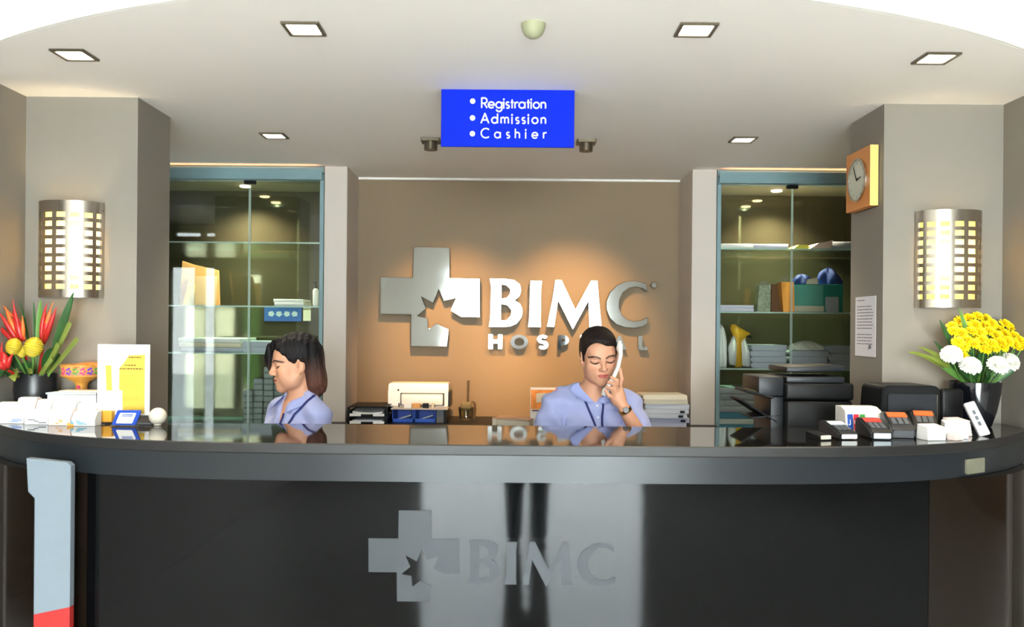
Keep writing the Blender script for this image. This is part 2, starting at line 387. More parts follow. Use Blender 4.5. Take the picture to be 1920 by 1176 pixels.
# inner work shelf and inner wall on the staff side
b = BM(); box(b, (-1.3, BYF + .06, .72), (1.3, 3.1, .75), .003); box(b, (-1.3, BYF + .06, 0), (-1.26, 3.1, .72)); box(b, (1.26, BYF + .06, 0), (1.3, 3.1, .72)); obj('work_shelf', at0(b), 'black_counter', cnt)
# plaque on the apron at the right end
pl0 = P(1813, 869, 2.80); ang = math.atan2(yfront(pl0.x + .03) - yfront(pl0.x - .03), .06)
b = BM(); prism(b, rrect(.098, .048, .004), -.004, .003)
o = obj('plaque', b, mat('plaque_metal', (120, 118, 100), .5, .1, noise=.1), cnt, loc=(pl0.x, yfront(pl0.x) + .006 - 2.8, pl0.z)); o.matrix_local = Matrix.Translation((pl0.x, yfront(pl0.x) + .008 - 2.8, pl0.z)) @ Matrix.Rotation(ang, 4, 'Z') @ STAND
o['label'] = 'small dull metal plaque'
# logo outlines, drawn once in photo-like units (u right, v up)
def zz(pts, s, ox, oy): return [((x / s + ox), -(y / s + oy)) for x, y in pts]
CROSS = zz([(400, 80), (755, 80), (760, 385), (1060, 385), (1068, 765), (885, 765), (780, 705), (835, 575), (710, 610), (655, 490), (600, 630), (475, 565), (530, 690), (435, 768), (545, 790), (555, 905), (640, 840), (760, 895), (745, 1065), (390, 1065), (385, 750), (80, 750), (75, 385), (398, 385)], 5.345, 700, 450)
def q4(pts): return zz(pts, 2.8, 640, 420)
LB = [q4([(778, 290), (860, 290)] + [(905, 296), (935, 318), (942, 348), (934, 378), (908, 402), (938, 420), (952, 452), (948, 490), (925, 522), (885, 538), (840, 541), (778, 541), (784, 500), (786, 330)]),
      q4([(838, 318), (866, 322), (886, 342), (886, 368), (868, 390), (838, 394)]), q4([(838, 420), (872, 426), (894, 452), (892, 482), (870, 506), (838, 510)])]
LI = [q4([(992, 300), (1050, 300), (1046, 345), (1046, 500), (1048, 541), (982, 541), (988, 500), (990, 340)])]
LM = [q4([(1122, 298), (1152, 298), (1228, 452), (1308, 298), (1340, 298), (1352, 420), (1366, 541), (1304, 541), (1296, 400), (1216, 552), (1136, 400), (1118, 541), (1082, 541), (1108, 400)])]
cc = (1512, 424)
LCo = [(1600, 352), (1598, 318), (1570, 308), (1530, 302), (1490, 306), (1446, 326), (1410, 362), (1392, 410), (1392, 450), (1410, 495), (1444, 526), (1490, 542), (1540, 544), (1580, 536), (1604, 520), (1606, 492), (1575, 508), (1540, 514), (1502, 506), (1470, 480), (1454, 440), (1456, 400), (1474, 360), (1508, 334), (1545, 328), (1578, 336)]
LC = [q4(LCo)]
def logo_mesh(loops, c, sc, depth, bev):
    return fill_outline([[((x - c[0]) * sc, (y - c[1]) * sc) for x, y in lp] for lp in loops], depth, bev)
# the same mark, frosted into the counter's front panel
mat('frosted', (32, 39, 46), .45, noise=.03, spec=.5, ior=1.5)
fc = P(922, 1052, BYF); sF = .926 * BYF / F; ctr = (964, -566)
for nm, lp in (('emblem', [CROSS]), ('logo_letter', LB), ('logo_letter', LI), ('logo_letter', LM), ('logo_letter', LC)):
    o = obj(nm, logo_mesh(lp, ctr, sF, .0007, 0), 'frosted', cnt); o.matrix_local = Matrix.Translation((fc.x, BYF - .0012 - 2.8, fc.z)) @ STAND
# added white board, red foot: stand-in for a reflection at counter's left end
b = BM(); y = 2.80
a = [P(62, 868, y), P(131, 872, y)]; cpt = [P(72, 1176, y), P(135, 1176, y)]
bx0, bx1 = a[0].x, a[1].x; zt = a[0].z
g = thing('standin_board', 'narrow white upright board with a red lower end standing in for a counter reflection', 'board', ((bx0 + bx1) / 2, 2.62, 0))
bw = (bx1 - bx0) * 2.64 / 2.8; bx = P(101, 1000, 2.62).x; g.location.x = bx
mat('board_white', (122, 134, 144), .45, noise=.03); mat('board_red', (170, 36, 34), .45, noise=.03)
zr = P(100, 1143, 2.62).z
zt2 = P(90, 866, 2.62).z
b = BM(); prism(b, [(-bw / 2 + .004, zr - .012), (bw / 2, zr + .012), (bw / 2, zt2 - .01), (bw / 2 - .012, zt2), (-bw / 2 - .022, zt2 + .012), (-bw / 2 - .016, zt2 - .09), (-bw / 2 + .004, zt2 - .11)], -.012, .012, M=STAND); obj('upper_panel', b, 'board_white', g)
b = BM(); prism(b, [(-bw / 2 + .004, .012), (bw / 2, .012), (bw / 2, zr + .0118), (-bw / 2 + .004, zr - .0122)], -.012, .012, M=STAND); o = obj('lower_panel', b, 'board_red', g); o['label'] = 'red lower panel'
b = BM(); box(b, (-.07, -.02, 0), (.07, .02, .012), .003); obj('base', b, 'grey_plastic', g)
# ---------------------------------------------------------------- logo on the feature wall
WS = WY / F
def wallpt(lpc, Y): return P(lpc[0], -lpc[1], Y)
def chrome_letter(name, loops, parent, org, depth=.016, Y=WY - .045):
    cx = sum(p[0] for p in loops[0]) / len(loops[0]); cy = sum(p[1] for p in loops[0]) / len(loops[0])
    me = logo_mesh(loops, (cx, cy), Y / F, depth, .002)
    me.materials.append(MATS['chrome']); me.materials.append(MATS['chrome_side'])
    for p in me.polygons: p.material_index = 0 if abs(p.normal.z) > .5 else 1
    o = obj(name, me, None, parent); w0 = P(cx, -cy, Y)
    # the photo is rolled; undo the roll for upright letters
    o.matrix_local = Matrix.Translation(w0 - Vector(org)) @ Matrix.Rotation(ROLL, 4, 'Y') @ STAND
    return o
org = P(806, 561, WY - .03)
t = thing('wall_emblem', 'polished chrome cross with a star cut out of it mounted on the tan back wall', 'emblem', org)
chrome_letter('cross', [CROSS], t, org)
for u, v in ((-.18, 0), (0, .2), (-.06, -.2), (.2, .05)):
    bb = BM(); lathe(bb, [(.008, 0), (.008, .03)], 10, M=Matrix.Translation((u, .03, v)) @ Matrix.Rotation(PI / 2, 4, 'X')); obj('standoff', bb, 'chrome_side', t)
org = P(1066, 570, WY - .03)
t = thing('chrome_lettering', 'large chrome letters reading BIMC on the tan back wall', 'sign', org)
for lp in (LB, LI, LM, LC): chrome_letter('letter', lp, t, org)
dot = [zz(arc(1640, 322, 13, 0, 345, 20), 2.8, 640, 420)]
chrome_letter('registered_mark', dot, t, org, .008)
HX = [918, 979, 1008, 1048, 1087, 1125, 1162, 1197]
org = P(1066, 641, WY - .03)
t = thing('chrome_lettering', 'small widely spaced chrome letters reading HOSPITAL under the big chrome letters', 'sign', org)
hpx = {'H': (916, 942), 'O': (957, 990), 'S': (1007, 1028), 'P': (1046, 1066), 'I': (1088, 1094), 'T': (1112, 1136), 'A': (1148, 1174), 'L': (1196, 1213)}
for ch, (u0, u1) in hpx.items():
    b = BM(); h = XS(27, WY - .035); wd = h * .21
    stroke_glyph(b, ch, 0, 0, h - wd, wd, -.012, .012)
    xs = [v.co.x for v in b.verts]; zs = [v.co.y for v in b.verts]
    bmesh.ops.translate(b, vec=(-(min(xs) + max(xs)) / 2, -(min(zs) + max(zs)) / 2, 0), verts=b.verts)
    sx = XS(u1 - u0, WY - .035) / (max(xs) - min(xs)); bmesh.ops.scale(b, vec=(sx, h / (max(zs) - min(zs)), 1), verts=b.verts)
    for f in b.faces: f.normal_update(); f.material_index = 0 if abs(f.normal.z) > .5 else 1
    o = obj('letter', b, ['chrome', 'chrome_side'], t); w0 = P((u0 + u1) / 2, 642 + ((u0 + u1) / 2 - 1066) * ROLL, WY - .035)
    o.matrix_local = Matrix.Translation(w0 - org) @ STAND
# ---------------------------------------------------------------- blue hanging sign
SY = 3.12
c0, c1, c2 = P(827, 168, SY), P(1077, 170, SY), P(827, 276, SY); sw = c1.x - c0.x; sh = (c0.z - c2.z); sc = (c0 + P(1077, 276, SY)) / 2
t = thing('hanging_sign', 'rectangular bright blue sign board with three lines of white lettering hanging under the ceiling', 'sign', (sc.x, SY, sc.z + .001))
b = BM(); box(b, (-sw / 2, 0, -sh / 2), (sw / 2, .012, sh / 2), .001, 1); obj('board', b, mat('sign_blue', (0, 36, 190), .6, spec=.1, noise=.01, emit=(0, 40, 235), es=0), t)
mat('sign_white', (240, 248, 252), .5, noise=.01)
u = XS(1, SY)
def sline(s, x0, x1, base, h, wd):
    b = BM(); text_line(b, s, (x0 - 952) * u, (222 - base) * u, h * u, wd * u, -.0005, .0025, width=(x1 - x0) * u)
    o = obj('lettering', b, 'sign_white', t); o.matrix_local = STAND
sline('Registration', 903, 1026, 203.5, 18.5, 2.6); sline('Admission', 902, 1026, 232, 18, 2.6); sline('Cashier', 902.5, 1026, 259.5, 17.5, 2.4)
for yb in (191, 222.5, 252):
    b = BM(); lathe(b, [(5 * u, 0), (5 * u, .0025)], 24, M=STAND @ Matrix.Translation(((886 - 952) * u, (222 - yb) * u, 0))); obj('bullet', b, 'sign_white', t)
for sx in (-1, 1):
    b = BM(); tube(b, [(sx * sw * .32, .008, sh / 2 - .002), (sx * sw * .32, .008, CEIL - sc.z - .001)], .003); obj('hanger', b, 'steel', t)
# ---------------------------------------------------------------- ceiling fittings
emis('lamp_face', (255, 246, 228), 9.0)
mat('lamp_frame', (104, 95, 80), .35, .8)
def downlight():
    t = thing('downlight', 'x', 'ceiling light', (0, 0, 0), group='square recessed downlights')
    b = BM()
    for lo, hi in (((-.055, -.055, -.006), (.055, -.043, .02)), ((-.055, .043, -.006), (.055, .055, .02)), ((-.055, -.043, -.006), (-.043, .043, .02)), ((.043, -.043, -.006), (.055, .043, .02))): box(b, lo, hi, .001, 1)
    obj('frame', b, 'lamp_frame', t)
    b = BM(); box(b, (-.0429, -.0429, -.0022), (.0429, .0429, -.001)); obj('diffuser', b, 'lamp_face', t)
    return t
DL = [((570, 52), 2.49, 'square downlight near the arched ceiling edge, on the flower pot side of the dome detector'),
      ((140, 100), 2.75, 'square downlight in the ceiling above the perforated wall lamp beside the red flowers'),
      ((1305, 56), 2.47, 'square downlight close to the arched ceiling edge on the clock side of the dome detector'),
      ((1755, 108), 2.71, 'square downlight in the ceiling above the wall lamp over the yellow flowers'),
      ((514, 253), 3.9, 'small square downlight in front of the glass cabinet behind the woman with the bob'),
      ((1393, 260), 3.9, 'small square downlight in front of the glass cabinet beside the clock')]
d0_ = downlight()
for i, ((px, py), Y, lb) in enumerate(DL):
    o = d0_ if i == 0 else copytree(d0_)
    x = P(px, py, Y).x; o.location = (x, Y, CEIL - .001); o['label'] = lb
    l = bpy.data.lights.new('downlight_glow', 'SPOT'); l.energy = DOWN_W; l.color = (1, .86, .66); l.spot_size = 1.7; l.spot_blend = .8; l.shadow_soft_size = .04
    lo = bpy.data.objects.new('downlight_glow', l); C.objects.link(lo); lo.parent = o; lo.location = (0, 0, -.02)
# two surface spot fittings aimed at the chrome letters
def spotfit(px, lb, tgt):
    Y = 3.96; x = P(px, 262, Y).x
    t = thing('spotlight', lb, 'spotlight', (x, Y, CEIL), group='spotlights for the chrome letters')
    b = BM(); prism(b, rrect(.088, .088, .006, 3), -.014, 0); obj('mounting_plate', b, 'lamp_frame', t)
    b = BM(); lathe(b, [(.026, -.05), (.031, -.05), (.031, -.0145), (.026, -.0145)], 24); obj('lamp_body', b, 'lamp_frame', t, smooth=40)
    b = BM(); lathe(b, [(.024, -.048), (.024, -.046)], 20); obj('bulb', b, emis('warm_face', (255, 210, 140), 6), t)
    l = bpy.data.lights.new('spot_beam', 'SPOT'); l.energy = SPOT_W; l.color = (1, .55, .20); l.spot_size = .95; l.spot_blend = 1.0; l.shadow_soft_size = .02
    lo = bpy.data.objects.new('spot_beam', l); C.objects.link(lo); lo.parent = t; lo.location = (0, 0, -.06)
    d = Vector(tgt) - Vector((x, Y, CEIL - .06)); lo.rotation_euler = d.to_track_quat('-Z', 'Y').to_euler()
spotfit(808, 'metal ceiling spotlight beside the bullet-point edge of the blue sign', P(850, 650, WY))
spotfit(1099, 'metal ceiling spotlight on the plain edge side of the blue sign', P(1066, 640, WY))
sd = P(1000, 42, 2.44)
t = thing('smoke_detector', 'round pale green dome detector on the ceiling', 'smoke detector', (sd.x, 2.44, CEIL))
b = BM(); lathe(b, [(.034, -.012), (.035, -.004), (.035, 0)], 32); obj('base', b, mat('detector', (158, 160, 128), .6, noise=.03), t, smooth=40)
b = BM(); lathe(b, [(.003, -.042), (.014, -.040), (.025, -.032), (.032, -.020), (.0335, -.0122)], 32); obj('dome', b, 'detector', t, smooth=60)
# ---------------------------------------------------------------- wall lamps
emis('bulb_warm', (255, 214, 130), 40)
translucent('lamp_glass', (255, 232, 170))
def sconce(name_lb, px0, px1, py0, py1, Y, en):
    a, c = P(px0, py0, Y - .03), P(px1, py1, Y - .03)
    w_, h_ = c.x - a.x, a.z - c.z; cx, cz = (a.x + c.x) / 2, (a.z + c.z) / 2; r = w_ / 2; dpt = .085
    t = thing('wall_lamp', name_lb, 'wall lamp', (cx, Y, cz - h_ / 2))
    ang0 = 180.0
    cols, rows_ = 7, 9
    # column edges (angle) : solid, hole, solid ... ; holes in 6 columns on the lit part
    ae = [0, 9]
    for k in range(7): ae += [ae[-1] + 14.5, ae[-1] + 14.5 + 8.2]
    ae = [x * 180 / ae[-1] for x in ae]
    ze = [0, .085]
    for k in range(rows_): ze += [ze[-1] + .053, ze[-1] + .053 + .0395]
    ze[-1] = 1.0
    b = BM(); V = {}
    def vv(i, j, kk):
        sub = (i, j, kk)
        if sub not in V:
            a_ = math.radians(180 - (ae[i] if kk == 0 else (ae[i] + (ae[i + 1] - ae[i]) * kk / 5)))
            V[sub] = b.verts.new((r * math.cos(a_), -.012 - dpt * math.sin(a_), h_ * ze[j]))
        return V[sub]
    for i in range(len(ae) - 1):
        for j in range(len(ze) - 1):
            hole = (i % 2 == 1) and (j % 2 == 1) and i < len(ae) - 1
            if hole: continue
            for kk in range(5):
                k2 = (i, kk + 1) if kk < 4 else (i + 1, 0)
                b.faces.new((vv(i, j, kk), vv(k2[0], j, k2[1]), vv(k2[0], j + 1, k2[1]), vv(i, j + 1, kk)))
    bmesh.ops.remove_doubles(b, verts=b.verts, dist=1e-5)
    o = obj('shade', b, 'steel', t); md = o.modifiers.new('thick', 'SOLIDIFY'); md.thickness = .0015; md.offset = 0
    b = BM(); sheet(b, [[Vector((r * .86 * math.cos(q), -.012 - dpt * .84 * math.sin(q), z)) for q in [PI * k / 24 for k in range(25)]] for z in (h_ * .04, h_ * .96)], 0); obj('inner_glass', b, 'lamp_glass', t, smooth=60)
    b = BM(); box(b, (-r * .9, -.012, .004), (r * .9, 0, h_ - .004), .002); obj('back_plate', b, 'white_plastic', t)
    b = BM(); lathe(b, [(.004, -.04), (.012, -.03), (.014, 0), (.012, .03), (.004, .04)], 16, M=Matrix.Translation((.015, -.05, h_ * .5))); obj('bulb', b, 'bulb_warm', t, smooth=60)
    for zz_ in (.08, .92):
        b = BM(); lathe(b, [(.004, 0), (.004, .004)], 10, M=Matrix.Translation((r * .985, -.02, h_ * zz_)) @ Matrix.Rotation(PI / 2, 4, 'Y')); obj('screw', b, 'chrome', t)
    l = bpy.data.lights.new('lamp_glow', 'POINT'); l.energy = en; l.color = (1, .80, .48); l.shadow_soft_size = .03
    lo = bpy.data.objects.new('lamp_glow', l); C.objects.link(lo); lo.parent = t; lo.location = (.015, -.05, h_ * .5)
    return t
sconce('perforated half-round steel wall lamp above the red heliconia flowers', 72, 189, 379, 559, PY0, 4.5)
sconce('perforated half-round steel wall lamp above the yellow chrysanthemums', 1721, 1841, 396, 578, PY0, 1.7)
# ---------------------------------------------------------------- clock and notice on the right pier's inner face
cy0, cy1 = 3.315, 3.545
cn, cf = P(1609, 328, 3.33), P(1580, 345, 3.53)
zc_ = P(1605, 337, 3.42).z
t = thing('wall_clock', 'square orange wall clock with pale round dial on the pier beside the cabinet', 'clock', (PR - .001, 3.43, zc_))
# local frame: u along +Y, z up, faces -X
RX = Matrix(((0, 0, -1, 0), (-1, 0, 0, 0), (0, 1, 0, 0), (0, 0, 0, 1)))   # drawing x -> -Y, y -> Z, z(out) -> -X
b = BM(); prism(b, rrect(.232, .236, .004, 2), 0, .034, M=RX); obj('case', b, mat('clock_orange', (206, 132, 62), .4, noise=.06, scale=12), t)
b = BM(); prism(b, rrect(.236, .240, .004, 2), .0005, .0015, M=RX); obj('back_plate', b, 'black_plastic', t)
b = BM(); prism(b, [(.1161, -.118), (.1185, -.118), (.1185, .118), (.1161, .118)], .002, .034, M=RX); o = obj('side_edge', b, mat('clock_edge', (232, 204, 120), .4, noise=.03), t); o['label'] = 'pale yellow edge'
b = BM(); prism(b, arc(0, 0, .080, 0, 354, 60), .0342, .037, M=RX); obj('dial', b, mat('clock_dial', (206, 208, 190), .5, noise=.02), t)
b = BM(); lathe(b, [(.080, .0343), (.087, .0343), (.087, .041), (.080, .041), (.080, .0343)], 48, M=RX, cap=False); obj('rim', b, 'steel', t, smooth=40)
b = BM(); prism(b, [(-.004, -.004), (.04, .006), (.04, .009), (-.004, .004)], .0372, .0385, M=RX); obj('hour_hand', b, 'black_plastic', t)
b = BM(); prism(b, [(.003, -.002), (-.03, .056), (-.033, .054), (-.003, -.003)], .0386, .0396, M=RX); obj('minute_hand', b, 'black_plastic', t)
for k in range(12):
    b = BM(); a_ = PI * k / 6; c_, s_ = math.cos(a_), math.sin(a_)
    prism(b, [(.064 * c_ - .0012 * s_, .064 * s_ + .0012 * c_), (.064 * c_ + .0012 * s_, .064 * s_ - .0012 * c_), (.073 * c_ + .0012 * s_, .073 * s_ - .0012 * c_), (.073 * c_ - .0012 * s_, .073 * s_ + .0012 * c_)], .0371, .0375, M=RX); obj('hour_mark', b, 'grey_plastic', t)
zc_ = P(1606, 613, 3.42).z
t = thing('paper_notice', 'white typed paper sheet taped to the pier below the orange clock', 'notice', (PR - .001, 3.425, zc_))
b = BM(); prism(b, [(-.098, -.118), (.098, -.118), (.098, .122), (-.098, .122)], 0, .0012, M=RX); obj('sheet', b, mat('notice_paper', (222, 220, 226), .8, noise=.02), t)
b = BM()
for k in range(15):
    if k in (1, 10): continue
    wl = .07 if k else .03; zz_ = .105 - .0125 * k
    x = -.078
    while x < -.078 + wl * 2:
        wd = rnd.uniform(.006, .02); prism(b, [(x, zz_), (x + wd, zz_), (x + wd, zz_ + .004), (x, zz_ + .004)], .0012, .0016, M=RX); x += wd + .004
obj('typed_lines', b, mat('ink_grey', (120, 120, 128), .8), t)
b = BM(); prism(b, [(.03, -.09), (.06, -.085), (.055, -.07), (.035, -.072)], .0012, .0016, M=RX); obj('stamp', b, 'ink_grey', t)
# ---------------------------------------------------------------- glass cabinets
glassmat('cabinet_glass', (.94, .96, .94), .012)
glassmat('shelf_glass', (.80, .91, .87), .05)
mat('glass_edge', (190, 214, 206), .25, noise=.02)
mat('dark_mirror', (98, 94, 72), .05, .6, noise=.03, scale=3)
mat('cabinet_side', (150, 146, 120), .6, noise=.03)
CB = 5.22; CBOT = .90
def cabinet(lb, x0, x1, hx, shelves, door_split):
    t = thing('glass_cabinet', lb, 'cabinet', ((x0 + x1) / 2, CABY, 0)); ox = t.location.x
    def L(lo, hi): return (lo[0] - ox, lo[1] - CABY, lo[2]), (hi[0] - ox, hi[1] - CABY, hi[2])
    def prt(nm, lo, hi, m, bev=0):
        b = BM(); box(b, *L(lo, hi), bev); return obj(nm, b, m, t)
    zt = CEIL - .003
    prt('header', (x0, CABY, zt - .075), (x1, CABY + .07, zt), 'teal_frame', .002)
    prt('side_frame', (hx[1] - .022 if hx[0] < 0 else hx[0], CABY, CBOT), (hx[1] if hx[0] < 0 else hx[0] + .022, CABY + .05, zt - .0755), 'teal_frame', .002)
    prt('bottom_rail', (x0, CABY, CBOT - .03), (x1, CB, CBOT + .015), 'teal_frame', .002)
    prt('base_unit', (x0, CABY + .01, 0), (x1, CB, CBOT - .031), 'black_counter')
    prt('top_panel', (x0, CABY + .071, zt - .05), (x1, CB, zt - .02), 'cabinet_side')
    prt('back_mirror', (x0, CB - .012, CBOT + .016), (x1, CB, zt - .051), 'dark_mirror')
    ix = x1 - .02 if hx[0] < 0 else x0
    prt('side_panel', (ix, CABY + .06, CBOT + .016), (ix + .02, CB - .013, zt - .051), 'cabinet_side')
    lo_, hi_ = (x0, hx[1] - .024) if hx[0] < 0 else (hx[0] + .024, x1)
    for a_, c_ in ((lo_, door_split - .002), (door_split + .002, hi_)):
        d = prt('door', (a_, CABY + .022, CBOT + .02), (c_, CABY + .028, zt - .079), 'cabinet_glass')
        e = BM(); ee = c_ - .003 if a_ == lo_ else a_
        box(e, *L((ee, CABY + .0215, CBOT + .02), (ee + .003, CABY + .0285, zt - .079))); obj('glass_edge', e, 'glass_edge', d)
    prt('pivot', (door_split - .03, CABY + .012, zt - .095), (door_split + .03, CABY + .04, zt - .0755), 'black_plastic', .002)
    for z in shelves:
        s = prt('shelf', (x0 + .002, CABY + .06, z - .008), (x1 - .021 if hx[0] < 0 else x1 - .002, CB - .02, z), 'shelf_glass')
        e = BM(); box(e, *L((x0 + .002, CABY + .058, z - .008), (x1 - .021 if hx[0] < 0 else x1 - .002, CABY + .0598, z))); obj('shelf_edge', e, 'glass_edge', s)
    # two small lamps in the cabinet top
    sg = -1 if hx[0] < 0 else 1
    for (lx, ly) in ((sg * 1.56, CABY + .10), (sg * 1.56, CABY + .36)):
        b = BM(); lathe(b, [(.028, zt - .056), (.03, zt - .0525), (.03, zt - .0505)], 20, M=Matrix.Translation((lx - ox, ly - CABY, 0))); obj('cabinet_lamp', b, 'cab_lamp', t)
        l = bpy.data.lights.new('cabinet_glow', 'SPOT'); l.energy = CAB_W; l.color = (1, .84, .6); l.spot_size = 2.3; l.spot_blend = .9; l.shadow_soft_size = .025
        lo2 = bpy.data.objects.new('cabinet_glow', l); C.objects.link(lo2); lo2.parent = t; lo2.location = (lx - ox, ly - CABY - (.02 if ly < CABY + .2 else 0), zt - .062)
    # warm strip lamp on top of the header (lights the ceiling above it)
    b = BM(); box(b, *L((x0, CABY - .05, zt - .040), (x1, CABY - .0005, zt - .035))); box(b, *L((x0, CABY - .05, zt - .078), (x1, CABY - .046, zt - .0401))); box(b, *L((x0, CABY - .05, zt - .0349), (x1, CABY - .047, zt - .018))); obj('lamp_trough', b, 'teal_frame', t)
    l = bpy.data.lights.new('cove_glow', 'AREA'); l.shape = 'RECTANGLE'; l.size = abs(x1 - x0) - .06; l.size_y = .02; l.energy = COVE_W; l.color = (1, .46, .22)
    lo2 = bpy.data.objects.new('cove_glow', l); C.objects.link(lo2); lo2.parent = t; lo2.location = (0, -.030, zt - .033); lo2.rotation_euler = (math.radians(180 - 7), 0, 0)
    return t
emis('cab_lamp', (255, 238, 205), 14)
lx1 = P(606, 500, CABY).x; rx0 = P(1344, 500, CABY).x
SHL = (1.937, 1.585, 1.325); SHR = (1.925, 1.575, 1.262)
cabinet('glass fronted display cabinet behind the woman with the bob, holding brown envelopes and grey parcels', -2.3, lx1, (-2.3, lx1), SHL, P(465, 500, CABY).x)
cabinet('glass fronted display cabinet beside the clock, holding a teal box and folded linen', rx0, 2.24, (rx0, 2.24), SHR, P(1487, 500, CABY).x)
b = BM(); box(b, (-2.33, PY1 + .9, 0), (-2.305, CB + .1, CEIL)); struct('wall_left_alcove', b, 'taupe')
# ------- helpers for small goods; px box (x0,x1,ytop), sits on height z at depth Y
def bx(name, lb, cat, px0, px1, py_top, z, Y, dep, m, bev=.003, group=None, rz=0, top_extra=0):
    a, c = P(px0, py_top, Y), P(px1, py_top, Y); w_ = c.x - a.x; h_ = (a.z + c.z) / 2 - z
    b = BM(); box(b, (-w_ / 2, 0, 0), (w_ / 2, dep, h_), bev)
    return tag(obj(name, b, m, loc=((a.x + c.x) / 2, Y, z + .0006), rot=(0, 0, rz)), lb, cat, group)
def pile(px0, px1, py_top, z, Y, dep, n, names, m, group=None, jit=.006, wavy=0):
    """n flat things stacked, each one top-level; names = list of (name,label,cat) or a function of k"""
    a, c = P(px0, py_top, Y), P(px1, py_top, Y); w_ = c.x - a.x; h_ = ((a.z + c.z) / 2 - z) / n; out = []
    for k in range(n):
        nm, lb, ct = names(k); b = BM(); hh = h_ * .96
        if wavy:
            N = 14
            def wob(x, y): return wavy * math.sin(x * 30 + k * 2.1) * math.sin(y * 17 + k)
            top = [[Vector((-w_ / 2 + w_ * i / N, dep * j / 6, hh * (1 - .5 * max(0, abs(i - N / 2) / (N / 2) - .75) * 2) + abs(wob(i / N, j / 6)) * .0)) for i in range(N + 1)] for j in range(7)]
            r_ = hh / 2; pr = [(-w_ / 2 + r_ * .8 * (1 - math.sin(q)), hh / 2 - hh / 2 * math.cos(q)) for q in [PI * s / 8 for s in range(9)]]
            pr = [(-w_ / 2 + .0 + (hh * .45) * (1 - math.sin(q)), hh / 2 * (1 - math.cos(q))) for q in [PI * s / 8 for s in range(9)]]
            right = [(w_ / 2 - rnd.uniform(0, .006), hh * s / 4) for s in range(4, -1, -1)]
            prism(b, [(x, z_) for x, z_ in (pr[::-1] + [(w_ / 2, 0), (w_ / 2, hh)])], -dep, 0, M=STAND)
        else: box(b, (-w_ / 2, 0, 0), (w_ / 2, dep, hh), min(.003, hh * .3))
        o = tag(obj(nm, b, m(k) if callable(m) else m, loc=((a.x + c.x) / 2 + rnd.uniform(-jit, jit), Y + rnd.uniform(-jit, jit), z + .0006 + k * h_), rot=(0, 0, rnd.uniform(-jit, jit) * 4), smooth=50), lb, ct, group); out.append(o)
    return out
YS = CABY + .09
mat('envelope', (214, 158, 98), .75, noise=.05, scale=9); mat('envelope_pale', (238, 200, 156), .75, noise=.04); mat('folder_yellow', (226, 206, 92), .6)
mat('blue_card', (28, 78, 150), .5); mat('linen_grey', (178, 184, 196), .85, noise=.06, scale=40); mat('linen_white', (224, 222, 208), .85, noise=.05)
mat('brown_folder', (110, 72, 44), .6, noise=.1); mat('orange_folder', (226, 150, 62), .5, noise=.08); mat('teal_box', (24, 140, 126), .55, noise=.05); mat('teal_light', (98, 176, 160), .55)
mat('navy_cloth', (30, 52, 132), .7, noise=.12, scale=30); mat('pattern_grey', (150, 158, 136), .6, noise=.5, scale=60); mat('lilac', (206, 204, 226), .7); mat('lime', (196, 196, 70), .6)
mat('blue_paper', (84, 156, 190), .7); mat('peach', (240, 208, 190), .7); mat('bag_yellow', (222, 170, 40), .45, noise=.1); mat('bag_white', (232, 234, 232), .4, noise=.04)
# left cabinet
def leaning(name, lb, cat, pts, z, Y, th, m, lean=.05):
    """upright thin thing drawn by its pixel outline, leaning back"""
    w = [P(x, y, Y) for x, y in pts]; cx = sum(p.x for p in w) / len(w); z0 = min(p.z for p in w)
    b = BM(); vs = prism(b, [(p.x - cx, p.z - z0) for p in w], -th / 2, th / 2, M=STAND)
    h = max(p.z for p in w) - z0
    for v in b.verts: v.co.y += lean * v.co.z / h
    return tag(obj(name, b, m, loc=(cx, Y, z + .0006)), lb, cat)
z2 = SHL[1]
leaning('envelope', 'large brown envelope leaning at the back of the envelope bundle', 'envelope', [(338, 571), (337, 486), (372, 498), (376, 571)], z2, YS + .17, .02, 'envelope')
leaning('envelope', 'creased brown envelope with a slanted top leaning in the middle of the envelope bundle', 'envelope', [(356, 571), (352, 492), (405, 504), (412, 571)], z2, YS + .10, .02, 'envelope')
leaning('envelope', 'pale peach envelope standing at the front of the envelope bundle', 'envelope', [(366, 572), (364, 517), (404, 516), (405, 572)], z2, YS + .03, .012, 'envelope_pale', .03)
leaning('folder', 'yellow folder half hidden behind the pale peach envelope', 'folder', [(344, 572), (350, 528), (392, 548), (392, 572)], z2, YS + .065, .012, 'folder_yellow', .03)
pile(514, 569, 561, z2, YS, .2, 2, lambda k: ('paper_stack', ['lower white paper pad on the shelf level with the brown envelopes', 'upper white paper pad on the shelf level with the brown envelopes'][k], 'paper'), 'paper')
z3 = SHL[2]
YC_ = CB - .0135
def backcard(nm, lb, x0, x1, y0, y1, m):
    a, c = P(x0, y0, YC_), P(x1, y1, YC_); t = thing(nm, lb, 'card', ((a.x + c.x) / 2, YC_, (a.z + c.z) / 2)); w_, h_ = c.x - a.x, a.z - c.z
    b = BM(); box(b, (-w_ / 2, -.006, -h_ / 2), (w_ / 2, -.0005, h_ / 2), .001, 1); obj('card', b, m, t); return t, w_, h_
t, w_, h_ = backcard('picture_strip', 'dark blue strip with pale flower shapes fixed to the cabinet back beside the bobbed hair', 496, 566, 577, 603, 'blue_card')
for k in range(4):
    b = BM(); cx_ = -w_ / 2 + w_ * (k + .9) / 4.8
    for q in range(5): prism(b, [(cx_ + .010 * math.cos(a) + .010 * math.cos(2 * PI * q / 5 + k), .004 + .010 * math.sin(a) * .7 + .010 * math.sin(2 * PI * q / 5 + k)) for a in [2 * PI * s / 8 for s in range(8)]], .0061 + q * .0001, .0066 + q * .0001, M=STAND)
    obj('flower_print', b, 'linen_grey', t)
